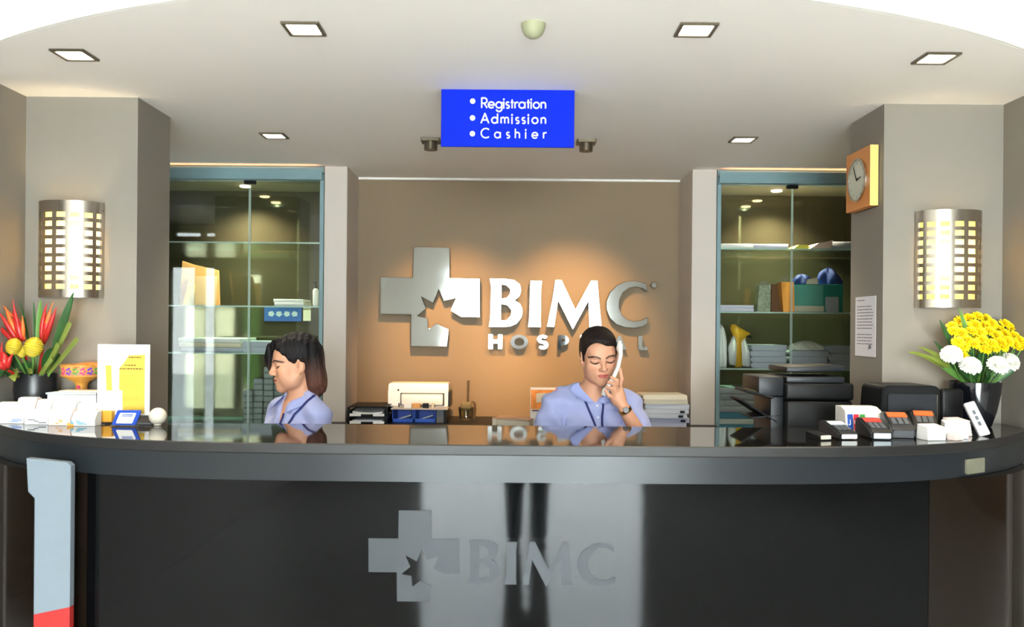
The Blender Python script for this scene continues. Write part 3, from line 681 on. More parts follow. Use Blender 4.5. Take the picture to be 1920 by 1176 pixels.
backcard('note_card', 'small beige note fixed to the cabinet back beside the dark blue flower strip', 569, 583, 581, 602, 'paper_cream')
pile(336, 452, 634, z3, YS, .3, 3, lambda k: ('paper_bundle', ['bottom pale paper bundle on the shelf under the brown envelopes', 'middle pale paper bundle on the shelf under the brown envelopes', 'topmost pale paper bundle on the shelf under the brown envelopes'][k], 'paper'), lambda k: ['linen_grey', 'paper_cream', 'paper'][k])
pile(455, 512, 640, z3, YS, .28, 2, lambda k: ('folded_linen', ['lower folded grey linen on the shelf beside the pale paper bundles', 'upper folded grey linen on the shelf beside the pale paper bundles'][k], 'linen'), 'linen_grey', wavy=.004)
# soap bottle
t = thing('pump_bottle', 'white pump bottle with a dark cap on the cabinet shelf by its teal frame', 'bottle', (P(592, 560, YS + .03).x, YS + .03, z2 + .0006))
b = BM(); lathe(b, [(.014, 0), (.016, .01), (.016, .09), (.008, .1)], 20); obj('body', b, 'white_plastic', t, smooth=50)
b = BM(); lathe(b, [(.007, .1), (.007, .115), (.004, .117), (.004, .13)], 14); box(b, (-.018, -.005, .13), (.006, .005, .138), .002); obj('pump', b, 'black_plastic', t)
# wire rack behind the head
t = thing('wire_rack', 'small wire rack behind the hair of the woman with the bob', 'rack', (P(562, 660, YS + .06).x, YS + .06, z3 + .0006))
b = BM()
for yy in (0, .12):
    for xx in (-.085, .085): tube(b, [(xx, yy, 0), (xx, yy, .085)], .003, 6)
    tube(b, [(-.085, yy, .085), (.085, yy, .085)], .003, 6)
for k in range(5): tube(b, [(-.085 + .17 * k / 4, 0, .085), (-.085 + .17 * k / 4, .12, .085)], .002, 6)
obj('wire_frame', b, 'chrome', t)
# grey parcels stacked on the cabinet floor
zb = CBOT + .0156; 
mat('parcel', (146, 158, 156), .8, noise=.1, scale=25); mat('parcel_tape', (104, 118, 116), .7)
pk = None
for ci in range(4):
    for ri in range([3, 4, 5, 4][ci]):
        pxa = 456 + ci * 19; Y = YS + .02 + .02 * (ci % 2); hgt = .066; a = P(pxa, 700, Y).x; w_ = XS(18, Y)
        rr = [3, 4, 5, 4][ci]
        if pk is None:
            t = thing('parcel', 'x', 'parcel', group='grey parcels stacked in the cabinet')
            b = BM(); box(b, (-w_ / 2, 0, 0), (w_ / 2, .12, hgt - .002), .006); obj('wrapping', b, 'parcel', t)
            b = BM(); box(b, (-w_ / 2 - .0006, -.0008, hgt * .42), (w_ / 2 + .0006, .1208, hgt * .58), .0003, 1); obj('band', b, 'parcel_tape', t); pk = t; o = t
        else: o = copytree(pk)
        o.location = (a + w_ / 2, Y + rnd.uniform(-.006, .006), zb + hgt * ri + .0006); o.rotation_euler = (0, 0, rnd.uniform(-.05, .05))
        col = ['outermost column', 'second column from the outside', 'tallest column', 'column nearest the bobbed woman\'s face'][ci]
        lev = 'bottom' if ri == 0 else 'top' if ri == rr - 1 else ['', 'second lowest', 'third lowest', 'fourth lowest'][ri]
        o['label'] = '%s grey parcel in the %s of the parcel stack' % (lev, col)
# right cabinet
z1, z2, z3 = SHR
pile(1350, 1412, 457, z1, YS, .2, 1, lambda k: ('paper_pad', 'flat white paper pad on the top shelf beside the pale column', 'paper'), 'paper')
pile(1414, 1478, 458, z1, YS, .2, 1, lambda k: ('paper_pad', 'lilac tinted paper pad beside the lime folder on the top shelf', 'paper'), 'lilac')
leaning('folder', 'lime green plastic folder lying between white pads and the peach folder on the top shelf', 'folder', [(1480, 464), (1490, 457), (1506, 457), (1514, 464)], z1, YS + .05, .14, 'lime', 0)
leaning('folder', 'peach pink folder with a raised corner on the top shelf', 'folder', [(1510, 464), (1526, 454), (1552, 449), (1548, 464)], z1, YS + .03, .16, 'peach', 0)
pile(1551, 1600, 453, z1, YS, .2, 1, lambda k: ('paper_pad', 'grey blue paper pad beside the peach folder on the top shelf', 'paper'), 'paper_grey')
pile(1348, 1412, 572, z2, YS, .2, 2, lambda k: ('paper_pad', ['lower pale blue paper pad beside the patterned grey folder', 'upper pale blue paper pad beside the patterned grey folder'][k], 'paper'), 'lilac')
leaning('folder', 'patterned grey green folder standing on the shelf beside the brown folder', 'folder', [(1417, 585), (1426, 536), (1448, 533), (1442, 585)], z2, YS + .04, .05, 'pattern_grey')
leaning('folder', 'brown folder standing between the patterned grey and the orange folder', 'folder', [(1443, 585), (1449, 533), (1465, 532), (1464, 585)], z2, YS + .05, .06, 'brown_folder')
leaning('folder', 'shiny orange folder standing against the teal box', 'folder', [(1465, 586), (1463, 530), (1487, 530), (1486, 586)], z2, YS + .02, .07, 'orange_folder', .02)
t = thing('storage_box', 'teal storage box with a pale lower half under the navy pouches', 'box', (P(1534, 560, YS + .03).x, YS + .03, z2 + .0006))
a_, c_ = P(1489, 533, YS + .03), P(1583, 533, YS + .03); w_ = c_.x - a_.x; h_ = a_.z - z2
b = BM(); box(b, (-w_ / 2, 0, 0), (w_ / 2, .2, h_), .003); obj('carton', b, 'teal_box', t)
b = BM(); box(b, (-w_ / 2 + .004, -.002, .003), (-w_ / 2 + w_ * .62, -.0002, .036), .0005, 1); obj('label_band', b, 'paper_cream', t)
b = BM(); box(b, (-w_ / 2 + .003, -.0015, .037), (-w_ / 2 + w_ * .6, -.0002, h_ - .004), .0005, 1); obj('front_flap', b, 'teal_light', t)
leaning('booklet', 'small grey booklet standing against the teal storage box', 'booklet', [(1548, 586), (1549, 557), (1573, 557), (1572, 586)], z2, YS - .004, .008, 'paper_grey', .01)
def cloth_lump(name, lb, cat, px0, px1, py0, z, Y, dep, m, seed, amp=.3, pw=1.0):
    r_ = random.Random(seed); a, c = P(px0, py0, Y), P(px1, py0, Y); w_ = c.x - a.x; h_ = (a.z + c.z) / 2 - z
    ph = [r_.uniform(0, 6) for _ in range(8)]
    b = BM(); n, m_ = 40, 14; rows = []
    for j in range(m_ + 1):
        v = j / m_; rowp = []
        for i in range(n):
            u = 2 * PI * i / n
            k = 1 + amp * .35 * math.sin(3 * u + ph[0] + 2 * v) + amp * .25 * math.sin(5 * u + ph[1] - 3 * v) + amp * .2 * math.sin(9 * u + ph[2] + v * 5)
            rad = (max(0, 1 - v ** 2.2)) ** .5 * k if v > 0 else k * .96
            rowp.append(Vector((w_ / 2 * rad * math.cos(u), dep / 2 * rad * math.sin(u), h_ * v * (1 + .12 * amp * math.sin(4 * u + ph[3])))))
        rows.append(rowp + [rowp[0]])
    sheet(b, rows); bmesh.ops.remove_doubles(b, verts=b.verts, dist=1e-5)
    bot = [e for e in b.edges if e.is_boundary]
    bmesh.ops.holes_fill(b, edges=bot, sides=0); bmesh.ops.recalc_face_normals(b, faces=b.faces)
    return tag(obj(name, b, m, loc=((a.x + c.x) / 2, Y + dep / 2, z + .0008), smooth='all'), lb, cat)
zt_ = z2 + h_ + .0006
cloth_lump('cloth_pouch', 'crumpled navy cloth pouch lying on the teal storage box beside the cream tag', 'pouch', 1493, 1526, 514, zt_, YS + .05, .12, 'navy_cloth', 3, .5)
cloth_lump('cloth_pouch', 'larger crumpled navy cloth pouch on the teal storage box at the clock side', 'pouch', 1542, 1582, 502, zt_, YS + .05, .14, 'navy_cloth', 5, .5)
leaning('paper_tag', 'small cream paper tag standing in front of the navy pouches', 'tag', [(1512, 533), (1514, 524), (1532, 521), (1534, 533)], zt_, YS + .036, .008, 'paper_cream', 0)
cloth_lump('plastic_bag', 'white plastic bag beside the yellow one, next to the pale column', 'bag', 1346, 1366, 612, z3, YS - .005, .1, 'bag_white', 8, .4)
t = thing('carrier_bag', 'yellow and white plastic carrier bag with knotted top on the linen shelf', 'bag', (P(1385, 690, YS).x, YS + .03, z3 + .0006))
def bagpoly(pts, th, m, nm, yo=0):
    w = [P(x, y, YS + .03) for x, y in pts]; b = BM(); prism(b, [(p.x - t.location.x, p.z - z3) for p in w], -th / 2, th / 2, M=STAND)
    bmesh.ops.bevel(b, geom=list(b.edges), offset=.006, segments=2, affect='EDGES'); bmesh.ops.translate(b, vec=(0, yo, 0), verts=b.verts)
    return obj(nm, b, m, t, smooth='all')
bagpoly([(1377, 689), (1379, 645), (1368, 612), (1374, 607), (1384, 614), (1406, 626), (1400, 634), (1388, 640), (1391, 688)], .05, 'bag_yellow', 'yellow_panel')
bagpoly([(1367, 684), (1366, 650), (1375, 628), (1380, 645), (1378, 685)], .06, 'bag_white', 'white_panel', .002)
bagpoly([(1390, 686), (1389, 645), (1394, 632), (1403, 660), (1405, 688)], .06, 'bag_white', 'white_panel', .002)
b = BM(); tube(b, [P(1398, 632, YS) - t.location + Vector((0, -.02, .0)), P(1404, 630, YS) - t.location + Vector((0, -.02, 0)), P(1409, 635, YS) - t.location + Vector((0, -.015, 0))], [.006, .008, .003]); obj('knot', b, 'black_plastic', t)
lin_l = lambda who: (lambda k: ('folded_linen', '%s folded grey linen in the linen stack %s' % (['lowest', 'second lowest', 'second highest', 'topmost'][k] , who), 'linen'))
pile(1407, 1474, 647, z3, YS - .01, .25, 4, lin_l('beside the yellow bag'), 'linen_grey', group='folded linen in the cabinet', wavy=.004)
pile(1480, 1552, 658, z3, YS - .01, .25, 3, lambda k: ('folded_linen', '%s folded grey linen under the crumpled white cloth' % ['bottom', 'middle', 'top'][k], 'linen'), 'linen_grey', group='folded linen in the cabinet', wavy=.004)
zz2 = P(1516, 658, YS).z
cloth_lump('white_cloth', 'crumpled cream white cloth heaped on top of the folded linen', 'cloth', 1490, 1550, 640, zz2 + .001, YS - .005, .2, 'linen_white', 13, .35)
pile(1553, 1600, 648, z3, YS, .22, 3, lambda k: ('folded_linen', '%s folded grey linen beside the pier, behind the black printer' % ['bottom', 'middle', 'top'][k], 'linen'), 'linen_grey', group='folded linen in the cabinet', wavy=.004)
pile(1346, 1436, 728, zb, YS - .02, .26, 7, lambda k: ('paper_ream', '%s in the paper stack beside the black printer' % ['bottom blue ream', 'second lowest pale ream', 'third lowest blue grey ream', 'middle grey ream', 'third highest grey ream', 'second highest grey ream', 'topmost grey ream'][k], 'paper'), lambda k: ['blue_paper', 'paper', 'blue_paper', 'paper_grey', 'paper_grey', 'linen_grey', 'paper_grey'][k], group='paper stack on the cabinet floor')
# ---------------------------------------------------------------- credenza along the feature wall and what stands on it
ztop = .955
t = thing('credenza', 'long low black credenza along the tan back wall', 'cabinet', (.07, 4.45, 0))
b = BM(); box(b, (cl0 - .07 + .0, 0, ztop - .03), (cr1 - .07, CABY - 4.45 - .002, ztop), .003); box(b, (cl1 + .002 - .07, CABY - 4.45 - .0021, ztop - .03), (cr0 - .002 - .07, WY - 4.45 - .013, ztop), 0); obj('top', b, 'black_counter', t)
for k in range(4):
    wd = (cr1 - cl0) / 4; b = BM(); x = cl0 - .07 + wd * k; box(b, (x + .003, .012, .08), (x + wd - .003, .032, ztop - .034), .002); d = obj('door', b, 'black_counter', t)
    b = BM(); tube(b, [(x + wd - .06, .005, .6), (x + wd - .06, .005, .75)], .005); obj('handle', b, 'steel', d)
b = BM(); box(b, (cl0 - .07, .033, 0), (cr1 - .07, CABY - 4.45 - .003, ztop - .031)); obj('carcass', b, 'black_counter', t)
YB = 4.62
def at(px, Y=YB): return P(px, 780, Y).x
# document trays
t = thing('document_tray', 'black two-tier document tray holding papers, beside the blue drawer unit', 'tray', (at(694), YB - .1, ztop + .0006))
for k, zz_ in enumerate((.008, .048)):
    b = BM(); w_ = .105 - .012 * k
    box(b, (-w_, 0, zz_), (w_, .26, zz_ + .004)); box(b, (-w_, 0, zz_), (-w_ + .004, .26, zz_ + .028)); box(b, (w_ - .004, 0, zz_), (w_, .26, zz_ + .028)); box(b, (-w_, .256, zz_), (w_, .26, zz_ + .028)); obj('tray', b, 'black_plastic', t)
    b = BM()
    for s in (-1, 1): box(b, (s * .062 - .03, -.003, zz_ - .004), (s * .062 + .03, -.0004, zz_ + .011), .0005, 1)
    obj('label_holder', b, 'white_plastic', t)
b = BM()
for sx in (-.1, .1):
    for yy in (.02, .24): box(b, (sx - .006, yy - .006, 0), (sx + .006, yy + .006, .09), .001)
box(b, (-.098, .01, .09), (.105, .26, .096), .002); obj('tray_frame', b, 'black_plastic', t)
tx = t.location.x
b = BM(); N = 12; sheet(b, [[Vector((-.08 + .16 * i / N, .01 + .22 * j, .004 + .012 * j - .008 * math.sin(PI * i / N) * (1 - j))) for i in range(N + 1)] for j in (0, .5, 1)], .006); bmesh.ops.recalc_face_normals(b, faces=b.faces)
tag(obj('loose_papers', b, 'paper', loc=(tx, YB - .1, ztop + .064)), 'loose white papers sagging in the upper tier of the black tray', 'paper')
b = BM(); box(b, (-.08, .005, 0), (.08, .23, .012), .002); tag(obj('paper_pad', b, 'paper_grey', loc=(tx, YB - .1, ztop + .0132)), 'grey paper pad in the lower tier of the black tray', 'paper')
# blue drawer unit
bm_ = mat('bin_blue', (20, 78, 190), .4, noise=.04)
xa, xb = at(735), at(836); cx_ = (xa + xb) / 2; w_ = xb - xa; hb = P(790, 767, YB).z - ztop
t = thing('storage_unit', 'blue open-front storage bins under a pale board carrying the white printer', 'storage bins', (cx_, YB, ztop + .0006))
b = BM(); box(b, (-w_ / 2, .2, 0), (w_ / 2, .206, hb - .004)); obj('back_panel', b, 'bin_blue', t)
bw_ = w_ * .41
for k in range(2):
    x = -w_ / 2 + k * bw_; b = BM()
    box(b, (x, 0, 0), (x + bw_ - .002, .2, .004)); box(b, (x, 0, 0), (x + .006, .2, hb - .004), .001); box(b, (x + bw_ - .008, 0, 0), (x + bw_ - .002, .2, hb - .004), .001); box(b, (x, 0, 0), (x + bw_ - .002, .004, .022), .001); obj('bin', b, 'bin_blue', t)
b = BM(); box(b, (-w_ / 2 + 2 * bw_ + .001, .001, 0), (w_ / 2 - .012, .2, hb - .004), .002); obj('grey_side', b, 'grey_plastic', t)
b = BM(); box(b, (w_ / 2 - .0115, -.01, 0), (w_ / 2 + .005, .206, hb - .004), .001); obj('black_side', b, 'black_plastic', t)
b = BM(); box(b, (-w_ / 2 - .004, -.02, hb - .0035), (w_ / 2 + .012, .24, hb + .004), .001); obj('top_board', b, mat('pale_board', (186, 178, 170), .5), t)
for k in range(2):
    b = BM(); tube(b, [(-.036, 0, 0), (.036, .02, .022)], .004); tag(obj('roll_tag', b, 'paper', loc=(cx_ - w_ * .5 + bw_ * (.49 + k), YB + .06, ztop + .012)), ['white rolled slip lying in the outer blue bin beside the black tray', 'white rolled slip lying in the inner blue bin'][k], 'paper')
zt2_ = ztop + hb + .0048
# white printer
t = thing('desktop_printer', 'white desktop printer on the pale board above the blue bins', 'printer', (at(783, YB + .06), YB + .05, zt2_))
pw = XS(112, YB + .1); ph = P(783, 720, YB + .06).z - zt2_
b = BM(); prism(b, [(0.02, 0), (0.2, 0), (.2, ph), (.05, ph), (.02, ph * .62)], -pw / 2, pw / 2, M=Matrix(((0, 0, 1, 0), (1, 0, 0, 0), (0, 1, 0, 0), (0, 0, 0, 1)))); bmesh.ops.bevel(b, geom=list(b.edges), offset=.005, segments=2, affect='EDGES'); obj('body', b, 'white_plastic', t, smooth=40)
b = BM(); box(b, (-pw * .27, -.004, .012), (pw * .42, .018, ph * .56), .006); obj('front_cover', b, 'white_plastic', t, smooth=40)
b = BM(); box(b, (-pw * .29, .012, .008), (pw * .44, .0195, ph * .60), .002); obj('cover_gap', b, 'dark_plastic', t)
b = BM(); box(b, (pw / 2 + .0005, .03, 0), (pw / 2 + .012, .19, ph * .66), .003); obj('side_vent', b, 'dark_plastic', t)
b = BM(); box(b, (-pw * .32, .0, .0), (-pw * .30, .02, .02)); prism(b, arc(0, 0, .006, 0, 340, 12), 0, .002, M=Matrix.Translation((-pw * .33, .026, ph * .72)) @ STAND); obj('button', b, 'dark_plastic', t)
# small things on the board edge
for (p0, p1, py, lb, nm, ct, m) in ((757, 772, 757, 'tiny white box on the board in front of the white printer', 'small_box', 'box', 'white_plastic'), (773, 788, 757, 'tiny tan box on the board in front of the white printer', 'small_box', 'box', 'envelope'), (792, 803, 757, 'tiny black ink stamp on the board in front of the white printer', 'ink_stamp', 'stamp', 'black_plastic'), (809, 814, 756, 'tiny pale tape roll on the board in front of the white printer', 'tape_roll', 'tape', 'paper_cream')):
    o = bx(nm, lb, ct, p0, p1, py, zt2_, YB - .012, .03, m, .002)
# pen stand: clear beaker with a tall rod
t = thing('pen_holder', 'glass pen holder with a tall dark rod standing on the credenza near the back wall', 'pen holder', (at(874, 4.8), 4.80, ztop + .0006))
glassmat('thin_glass', (.85, .86, .8), .12)
b = BM(); lathe(b, [(.036, 0), (.038, .005), (.045, .07), (.043, .07), (.036, .008)], 24); obj('beaker', b, 'thin_glass', t, smooth=50)
b = BM(); box(b, (-.03, -.025, .05), (.03, .025, .10), .012, 3); obj('sponge', b, mat('khaki', (120, 108, 76), .8, noise=.15), t, smooth=50)
b = BM(); tube(b, [(.008, .0, .02), (.01, .01, .22)], .007); obj('rod', b, mat('rod_brown', (86, 70, 50), .5), t)
b = BM(); tube(b, [(.045, .01, .0), (.05, .012, .06), (.046, .012, .095), (.03, .012, .1)], .006); obj('handle', b, 'rod_brown', t)
# pale books lying
YK = 4.52
t = thing('open_book', 'pale pink ledger lying on the credenza behind the standing woman\'s shoulder', 'book', (at(958, YK), YK, ztop + .0006), (0, 0, -.25))
b = BM(); box(b, (-.10, 0, 0), (.10, .15, .03), .003); obj('pages', b, 'paper_cream', t)
b = BM(); box(b, (-.105, -.004, .0305), (.105, .155, .036), .001); obj('cover', b, mat('ledger', (206, 170, 146), .6, noise=.05), t)
bx('carton', 'small pale wedge of card beside the pink ledger', 'box', 923, 931, 786, ztop, YK, .1, 'paper_cream')
# orange poster
t = thing('desk_poster', 'upright orange and white printed card standing behind the phoning woman\'s shoulder', 'poster', (at(1022, 4.58), 4.58, ztop + .0006))
hp = P(1010, 727, 4.58).z - ztop; wp = XS(56, 4.58)
b = BM(); box(b, (-wp / 2, 0, 0), (wp / 2, .004, hp), .001, 1); obj('card', b, 'paper', t)
mat('poster_orange', (244, 150, 62), .6, noise=.45, scale=22); mat('poster_dark', (88, 40, 36), .6)
b = BM(); box(b, (-wp / 2 + .003, -.0012, hp * .42), (wp / 2 - .002, -.0002, hp * .94), .0004, 1); obj('orange_print', b, 'poster_orange', t)
b = BM(); prism(b, [(-wp * .30, hp * .60), (-wp * .12, hp * .60), (-wp * .10, hp * .78), (wp * .02, hp * .80), (wp * .02, hp * .86), (-wp * .30, hp * .84)], .0013, .0017, M=STAND); obj('cream_print', b, 'paper_cream', t)
b = BM(); box(b, (-wp / 2 + .01, -.0012, hp * .365), (wp / 2 - .02, -.0002, hp * .40), .0004, 1)
for k in range(7): prism(b, arc(-wp * .12 + .006 * math.sin(k * 2.2), hp * .05 + k * hp * .045, .008, 0, 330, 8), .0003, .0012, M=STAND)
obj('dark_print', b, 'poster_dark', t)
b = BM(); prism(b, [(0, 0), (.05, 0), (0, .08)], -.02, .02, M=Matrix.Translation((0, .0045, 0)) @ Matrix(((0, 0, 1, 0), (1, 0, 0, 0), (0, 1, 0, 0), (0, 0, 0, 1)))); obj('strut', b, 'paper', t)
# stack of folders at the pale column
def fold_lb(k): return ('document_folder', '%s in the folder stack between the phoning woman and the pale column' % ['lowest lilac folder', 'second lowest lilac folder', 'third lowest grey folder', 'middle grey folder', 'third highest grey folder', 'second highest cream folder', 'topmost cream folder'][k], 'folder')
mat('folder_lilac', (170, 172, 192), .75, noise=.06, scale=40, stretch=(1, 1, 10))
st = pile(1208, 1291, 741, ztop, 4.5, .22, 7, fold_lb, lambda k: ['folder_lilac', 'folder_lilac', 'paper_grey', 'paper_grey', 'paper_grey', 'paper_cream', 'paper_cream'][k], group='document folders on the credenza', jit=.01, wavy=.003)
for k, o in enumerate(st):
    if k in (1, 2, 3):
        b = BM(); box(b, (.07, -.004, .004), (.095, -.0003, .016), .001, 1); c_ = obj('clip', b, 'black_plastic', o)
# ---------------------------------------------------------------- printer cabinet and big black printer (behind the counter, in front of the pier)
t = thing('side_cabinet', 'low dark cabinet carrying the big black printer beside the pier', 'cabinet', (1.12, 3.32, 0))
b = BM(); box(b, (-.26, -.2, .02), (.27, .24, .72)); obj('carcass', b, 'black_counter', t)
b = BM(); box(b, (-.27, -.21, .7205), (.28, .24, .74), .003); obj('top', b, 'black_counter', t)
b = BM(); box(b, (-.25, -.218, .06), (.26, -.2005, .7), .002); d = obj('door', b, 'black_counter', t)
PYF = 3.25
xa, xb = P(1474, 760, PYF).x, P(1600, 760, PYF).x
t = thing('office_printer', 'large black multifunction printer with a raised scanner lid beside the pier', 'printer', ((xa + xb) / 2, PYF, .7406)); w_ = xb - xa
def Z(py): return P(1535, py, PYF).z - .7406
b = BM(); box(b, (-w_ / 2, 0, 0), (w_ / 2, .27, Z(752)), .012, 3); obj('body', b, 'black_plastic', t, smooth=40)
b = BM(); box(b, (-w_ / 2 - .002, -.003, Z(751)), (w_ / 2 + .002, .272, Z(719)), .010, 3); obj('scanner_unit', b, 'black_plastic', t, smooth=40)
b = BM(); box(b, (-w_ / 2 + .004, .008, Z(718.5)), (w_ / 2 - .03, .262, Z(707)), .004); obj('glass_bed', b, 'dark_plastic', t, smooth=40)
b = BM(); vs = box(b, (-w_ / 2 + .01, .03, 0), (w_ / 2 - .02, .262, .022), .006)
for v in b.verts: v.co.z += Z(706) + .012 + .1 * (w_ / 2 + v.co.x) * .25; 
obj('lid', b, 'dark_plastic', t, smooth=40)
b = BM(); box(b, (-w_ / 2 - .10, .02, Z(745)), (-w_ / 2 - .003, .25, Z(708)), .006); box(b, (-w_ / 2 - .05, .03, .02), (-w_ / 2 - .0005, .26, Z(746)), .004); obj('output_bay', b, 'dark_plastic', t, smooth=40)
b = BM(); box(b, (-.055, 0, -.006), (.055, .16, .006), .003); cp = obj('control_panel', b, 'black_plastic', t, loc=(-w_ / 2 - .095, .02, Z(741)), rot=(0, math.radians(14), 0))
b = BM(); box(b, (-.03, .03, .0062), (.04, .12, .008), .001, 1); obj('screen', b, mat('lcd', (150, 146, 84), .3), cp)
b = BM(); box(b, (-.09, 0, -.004), (.07, .17, .004), .002); obj('paper_tray', b, 'black_plastic', t, loc=(-w_ / 2 - .085, .03, Z(776)), rot=(0, math.radians(32), 0))
b = BM(); box(b, (-.07, 0, -.003), (.05, .17, .003), .002); obj('tray_extension', b, 'dark_plastic', t, loc=(-w_ / 2 - .05, .03, Z(783)), rot=(0, math.radians(-6), 0))
b = BM(); box(b, (w_ / 2 + .001, .05, Z(790)), (w_ / 2 + .008, .2, Z(728)), .002); obj('side_handle', b, 'dark_plastic', t)
# two small glue bottles behind the printer on the cabinet floor stack
for k, px in enumerate((1419, 1427)):
    zz_ = P(1390, 728, YS - .02).z + .003
    t = thing('glue_bottle', ['tiny white bottle on the paper stack by the printer', 'tiny blue topped bottle on the paper stack by the printer'][k], 'bottle', (P(px, 715, YS + .05).x, YS + .05, zz_))
    b = BM(); lathe(b, [(.010, 0), (.011, .004), (.011, .034), (.006, .042)], 14); obj('body', b, ['white_plastic', 'teal_frame'][k], t, smooth=50)
    b = BM(); lathe(b, [(.0055, .0422), (.004, .058)], 12); obj('cap', b, ['blue_card', 'blue_paper'][k], t)
# ---------------------------------------------------------------- things on the counter, left end
def onc(px, Y): return P(px, 790, Y).x
T = CZ + .0008
# acrylic poster stand with yellow leaflet
Y = 3.03; xa, xb = onc(181, Y), onc(281, Y); w_ = xb - xa; h_ = P(230, 646, Y).z - CZ
t = thing('poster_stand', 'clear acrylic stand with a white and yellow notice, standing beside the white ball', 'poster stand', ((xa + xb) / 2, Y, T))
glassmat('acrylic', (.95, .96, .96), .05)
b = BM(); box(b, (-w_ / 2, .0028, 0), (w_ / 2, .0055, h_), .001, 1); prism(b, [(-w_ / 2, 0.004), (w_ / 2, .004), (w_ / 2, .09), (-w_ / 2, .09)], 0, .003); obj('holder', b, 'acrylic', t)
b = BM(); box(b, (-w_ / 2 + .002, .0002, h_ * .10), (w_ / 2 - .002, .0026, h_ - .001)); obj('sheet', b, mat('poster_white', (246, 246, 244), .7, noise=.01), t)
mat('notice_yellow', (224, 188, 72), .7, noise=.03); mat('notice_orange', (226, 164, 46), .6)
b = BM()
def up(u, v): return (-w_ / 2 + w_ * u, h_ * v)
prism(b, [up(.43, .12), up(.90, .12), up(.90, .87), up(.60, .86), up(.50, .76), up(.42, .70), up(.42, .42), up(.48, .41), up(.49, .12)], -.0042, -.0036, M=STAND)
prism(b, [up(.18, .41), up(.29, .41), up(.27, .73), up(.16, .73)], -.0042, -.0036, M=STAND)
# (drawn just in front of the sheet, inside the holder)
for v in b.verts: v.co.y = -.0003 if v.co.y > .0038 else -.0009
obj('yellow_print', b, 'notice_yellow', t)
b = BM()
def inkline(u0, u1, v, hh, seed=0):
    r_ = random.Random(int(v * 1000) + seed); u = u0
    while u < u1:
        du = r_.uniform(.02, .05); a_ = up(u, v); c_ = up(min(u + du, u1), v + hh); prism(b, [(a_[0], a_[1]), (c_[0], a_[1]), (c_[0], c_[1]), (a_[0], c_[1])], .0010, .0014, M=STAND); u += du + .012
for args in ((.60, .84, .825, .018), (.52, .74, .725, .016), (.43, .86, .68, .018)): inkline(*args)
obj('heading_lines', b, mat('ink_brown', (120, 96, 40), .8), t)
b = BM()
for v in (.60, .575, .55, .53, .48, .46, .44, .33, .31, .29): inkline(.46, .80, v, .006, 3)
obj('body_lines', b, mat('ink_ochre', (206, 168, 62), .8), t)
b = BM(); box(b, (-w_ / 2 + w_ * .10, -.03, .006), (-w_ / 2 + w_ * .36, -.004, .045), .002); tag(obj('card_block', b, 'notice_orange', loc=((xa + xb) / 2, Y - .002, T)), 'small ochre card box at the foot of the acrylic notice stand', 'box')
# blue tilted card holder
Y = 2.93; x = onc(231, Y)
t = thing('card_holder', 'small blue tilted card holder with a white label in front of the yellow notice', 'card holder', (x, Y, T))
sk = Matrix(((1, .28, 0, 0), (0, 0, -1, 0), (0, 1, 0, 0), (0, 0, 0, 1)))
M_ = Matrix.Rotation(math.radians(-16), 4, 'X') @ sk
b = BM(); prism(b, rrect(.082, .052, .004, 3, 0, .030), -.003, .003, M=M_); obj('plate', b, mat('holder_blue', (26, 70, 178), .4), t)
b = BM(); prism(b, rrect(.056, .036, .003, 3, -.0, .028), .0032, .0038, M=M_); obj('card_label', b, 'paper', t)
b = BM()
for v in (.034, .039): prism(b, [(-.018, v), (.02, v), (.02, v + .003), (-.018, v + .003)], .0039, .0043, M=M_)
obj('label_print', b, 'holder_blue', t)
b = BM(); box(b, (-.045, .0, 0), (.05, .05, .004), .001); obj('foot', b, 'acrylic', t)
# white ball on a short foot
Y = 2.97; p_ = P(296, 785, Y)
t = thing('webcam_ball', 'cream white ball shaped device on the counter beside the acrylic notice stand', 'device', (p_.x, Y, T))
r_ = XS(16, Y); b = BM(); lathe(b, [(.012, 0), (.014, .003)] + [(max(.0015, r_ * math.cos(a)), .003 + r_ * .96 + r_ * math.sin(a)) for a in [-1.25 + (PI / 2 + 1.25) * k / 18 for k in range(19)]], 32); obj('ball', b, mat('cream_ball', (232, 224, 206), .45, noise=.03), t, smooth='all')
b = BM(); tube(b, [(-.025, .01, .004), (-.06, .015, .003), (-.1, .03, .003)], .003, 6); obj('cable', b, 'grey_plastic', t)
# papers and leaflets at the left end
def paperset(lst, group=None):
    for (p0, p1, py, Y, dep, n, m, rz, desc, nm) in lst:
        a, c = P(p0, py, Y), P(p1, py, Y); w_ = c.x - a.x; h_ = max(.003, (a.z + c.z) / 2 - CZ); 
        b = BM(); 
        for k in range(n):
            o_ = rnd.uniform(-.003, .003) if n > 1 else 0
            box(b, (-w_ / 2 + o_, o_, h_ * k / n + .0002), (w_ / 2 + o_, dep + o_, h_ * (k + 1) / n - .0004))
        tag(obj(nm, b, m, loc=((a.x + c.x) / 2, Y, T), rot=(0, 0, rz)), desc, 'papers', group)
mat('leaf_white', (240, 239, 238), .75, noise=.03, scale=20); mat('leaf_pink', (240, 222, 214), .75, noise=.05); mat('leaf_cyan', (212, 232, 236), .7)
paperset([(89, 180, 741, 3.078, .068, 1, 'leaf_white', 0, 'thick white paper stack behind the leaflets, in front of the painted bowl', 'paper_stack')])
a = P(135, 741, 3.078); b = BM(); box(b, (-.092, 0, 0), (.09, .070, .006), .001); tag(obj('magazine', b, 'leaf_cyan', loc=(a.x - .002, 3.075, a.z + .0022)), 'pale blue grey magazine lying on the thick white paper stack', 'magazine')
b = BM(); box(b, (-.06, 0, 0), (.08, .066, .006), .001); tag(obj('magazine', b, 'paper_cream', loc=(a.x + .010, 3.079, a.z + .0092)), 'cream magazine on top of the pale blue grey magazine', 'magazine')
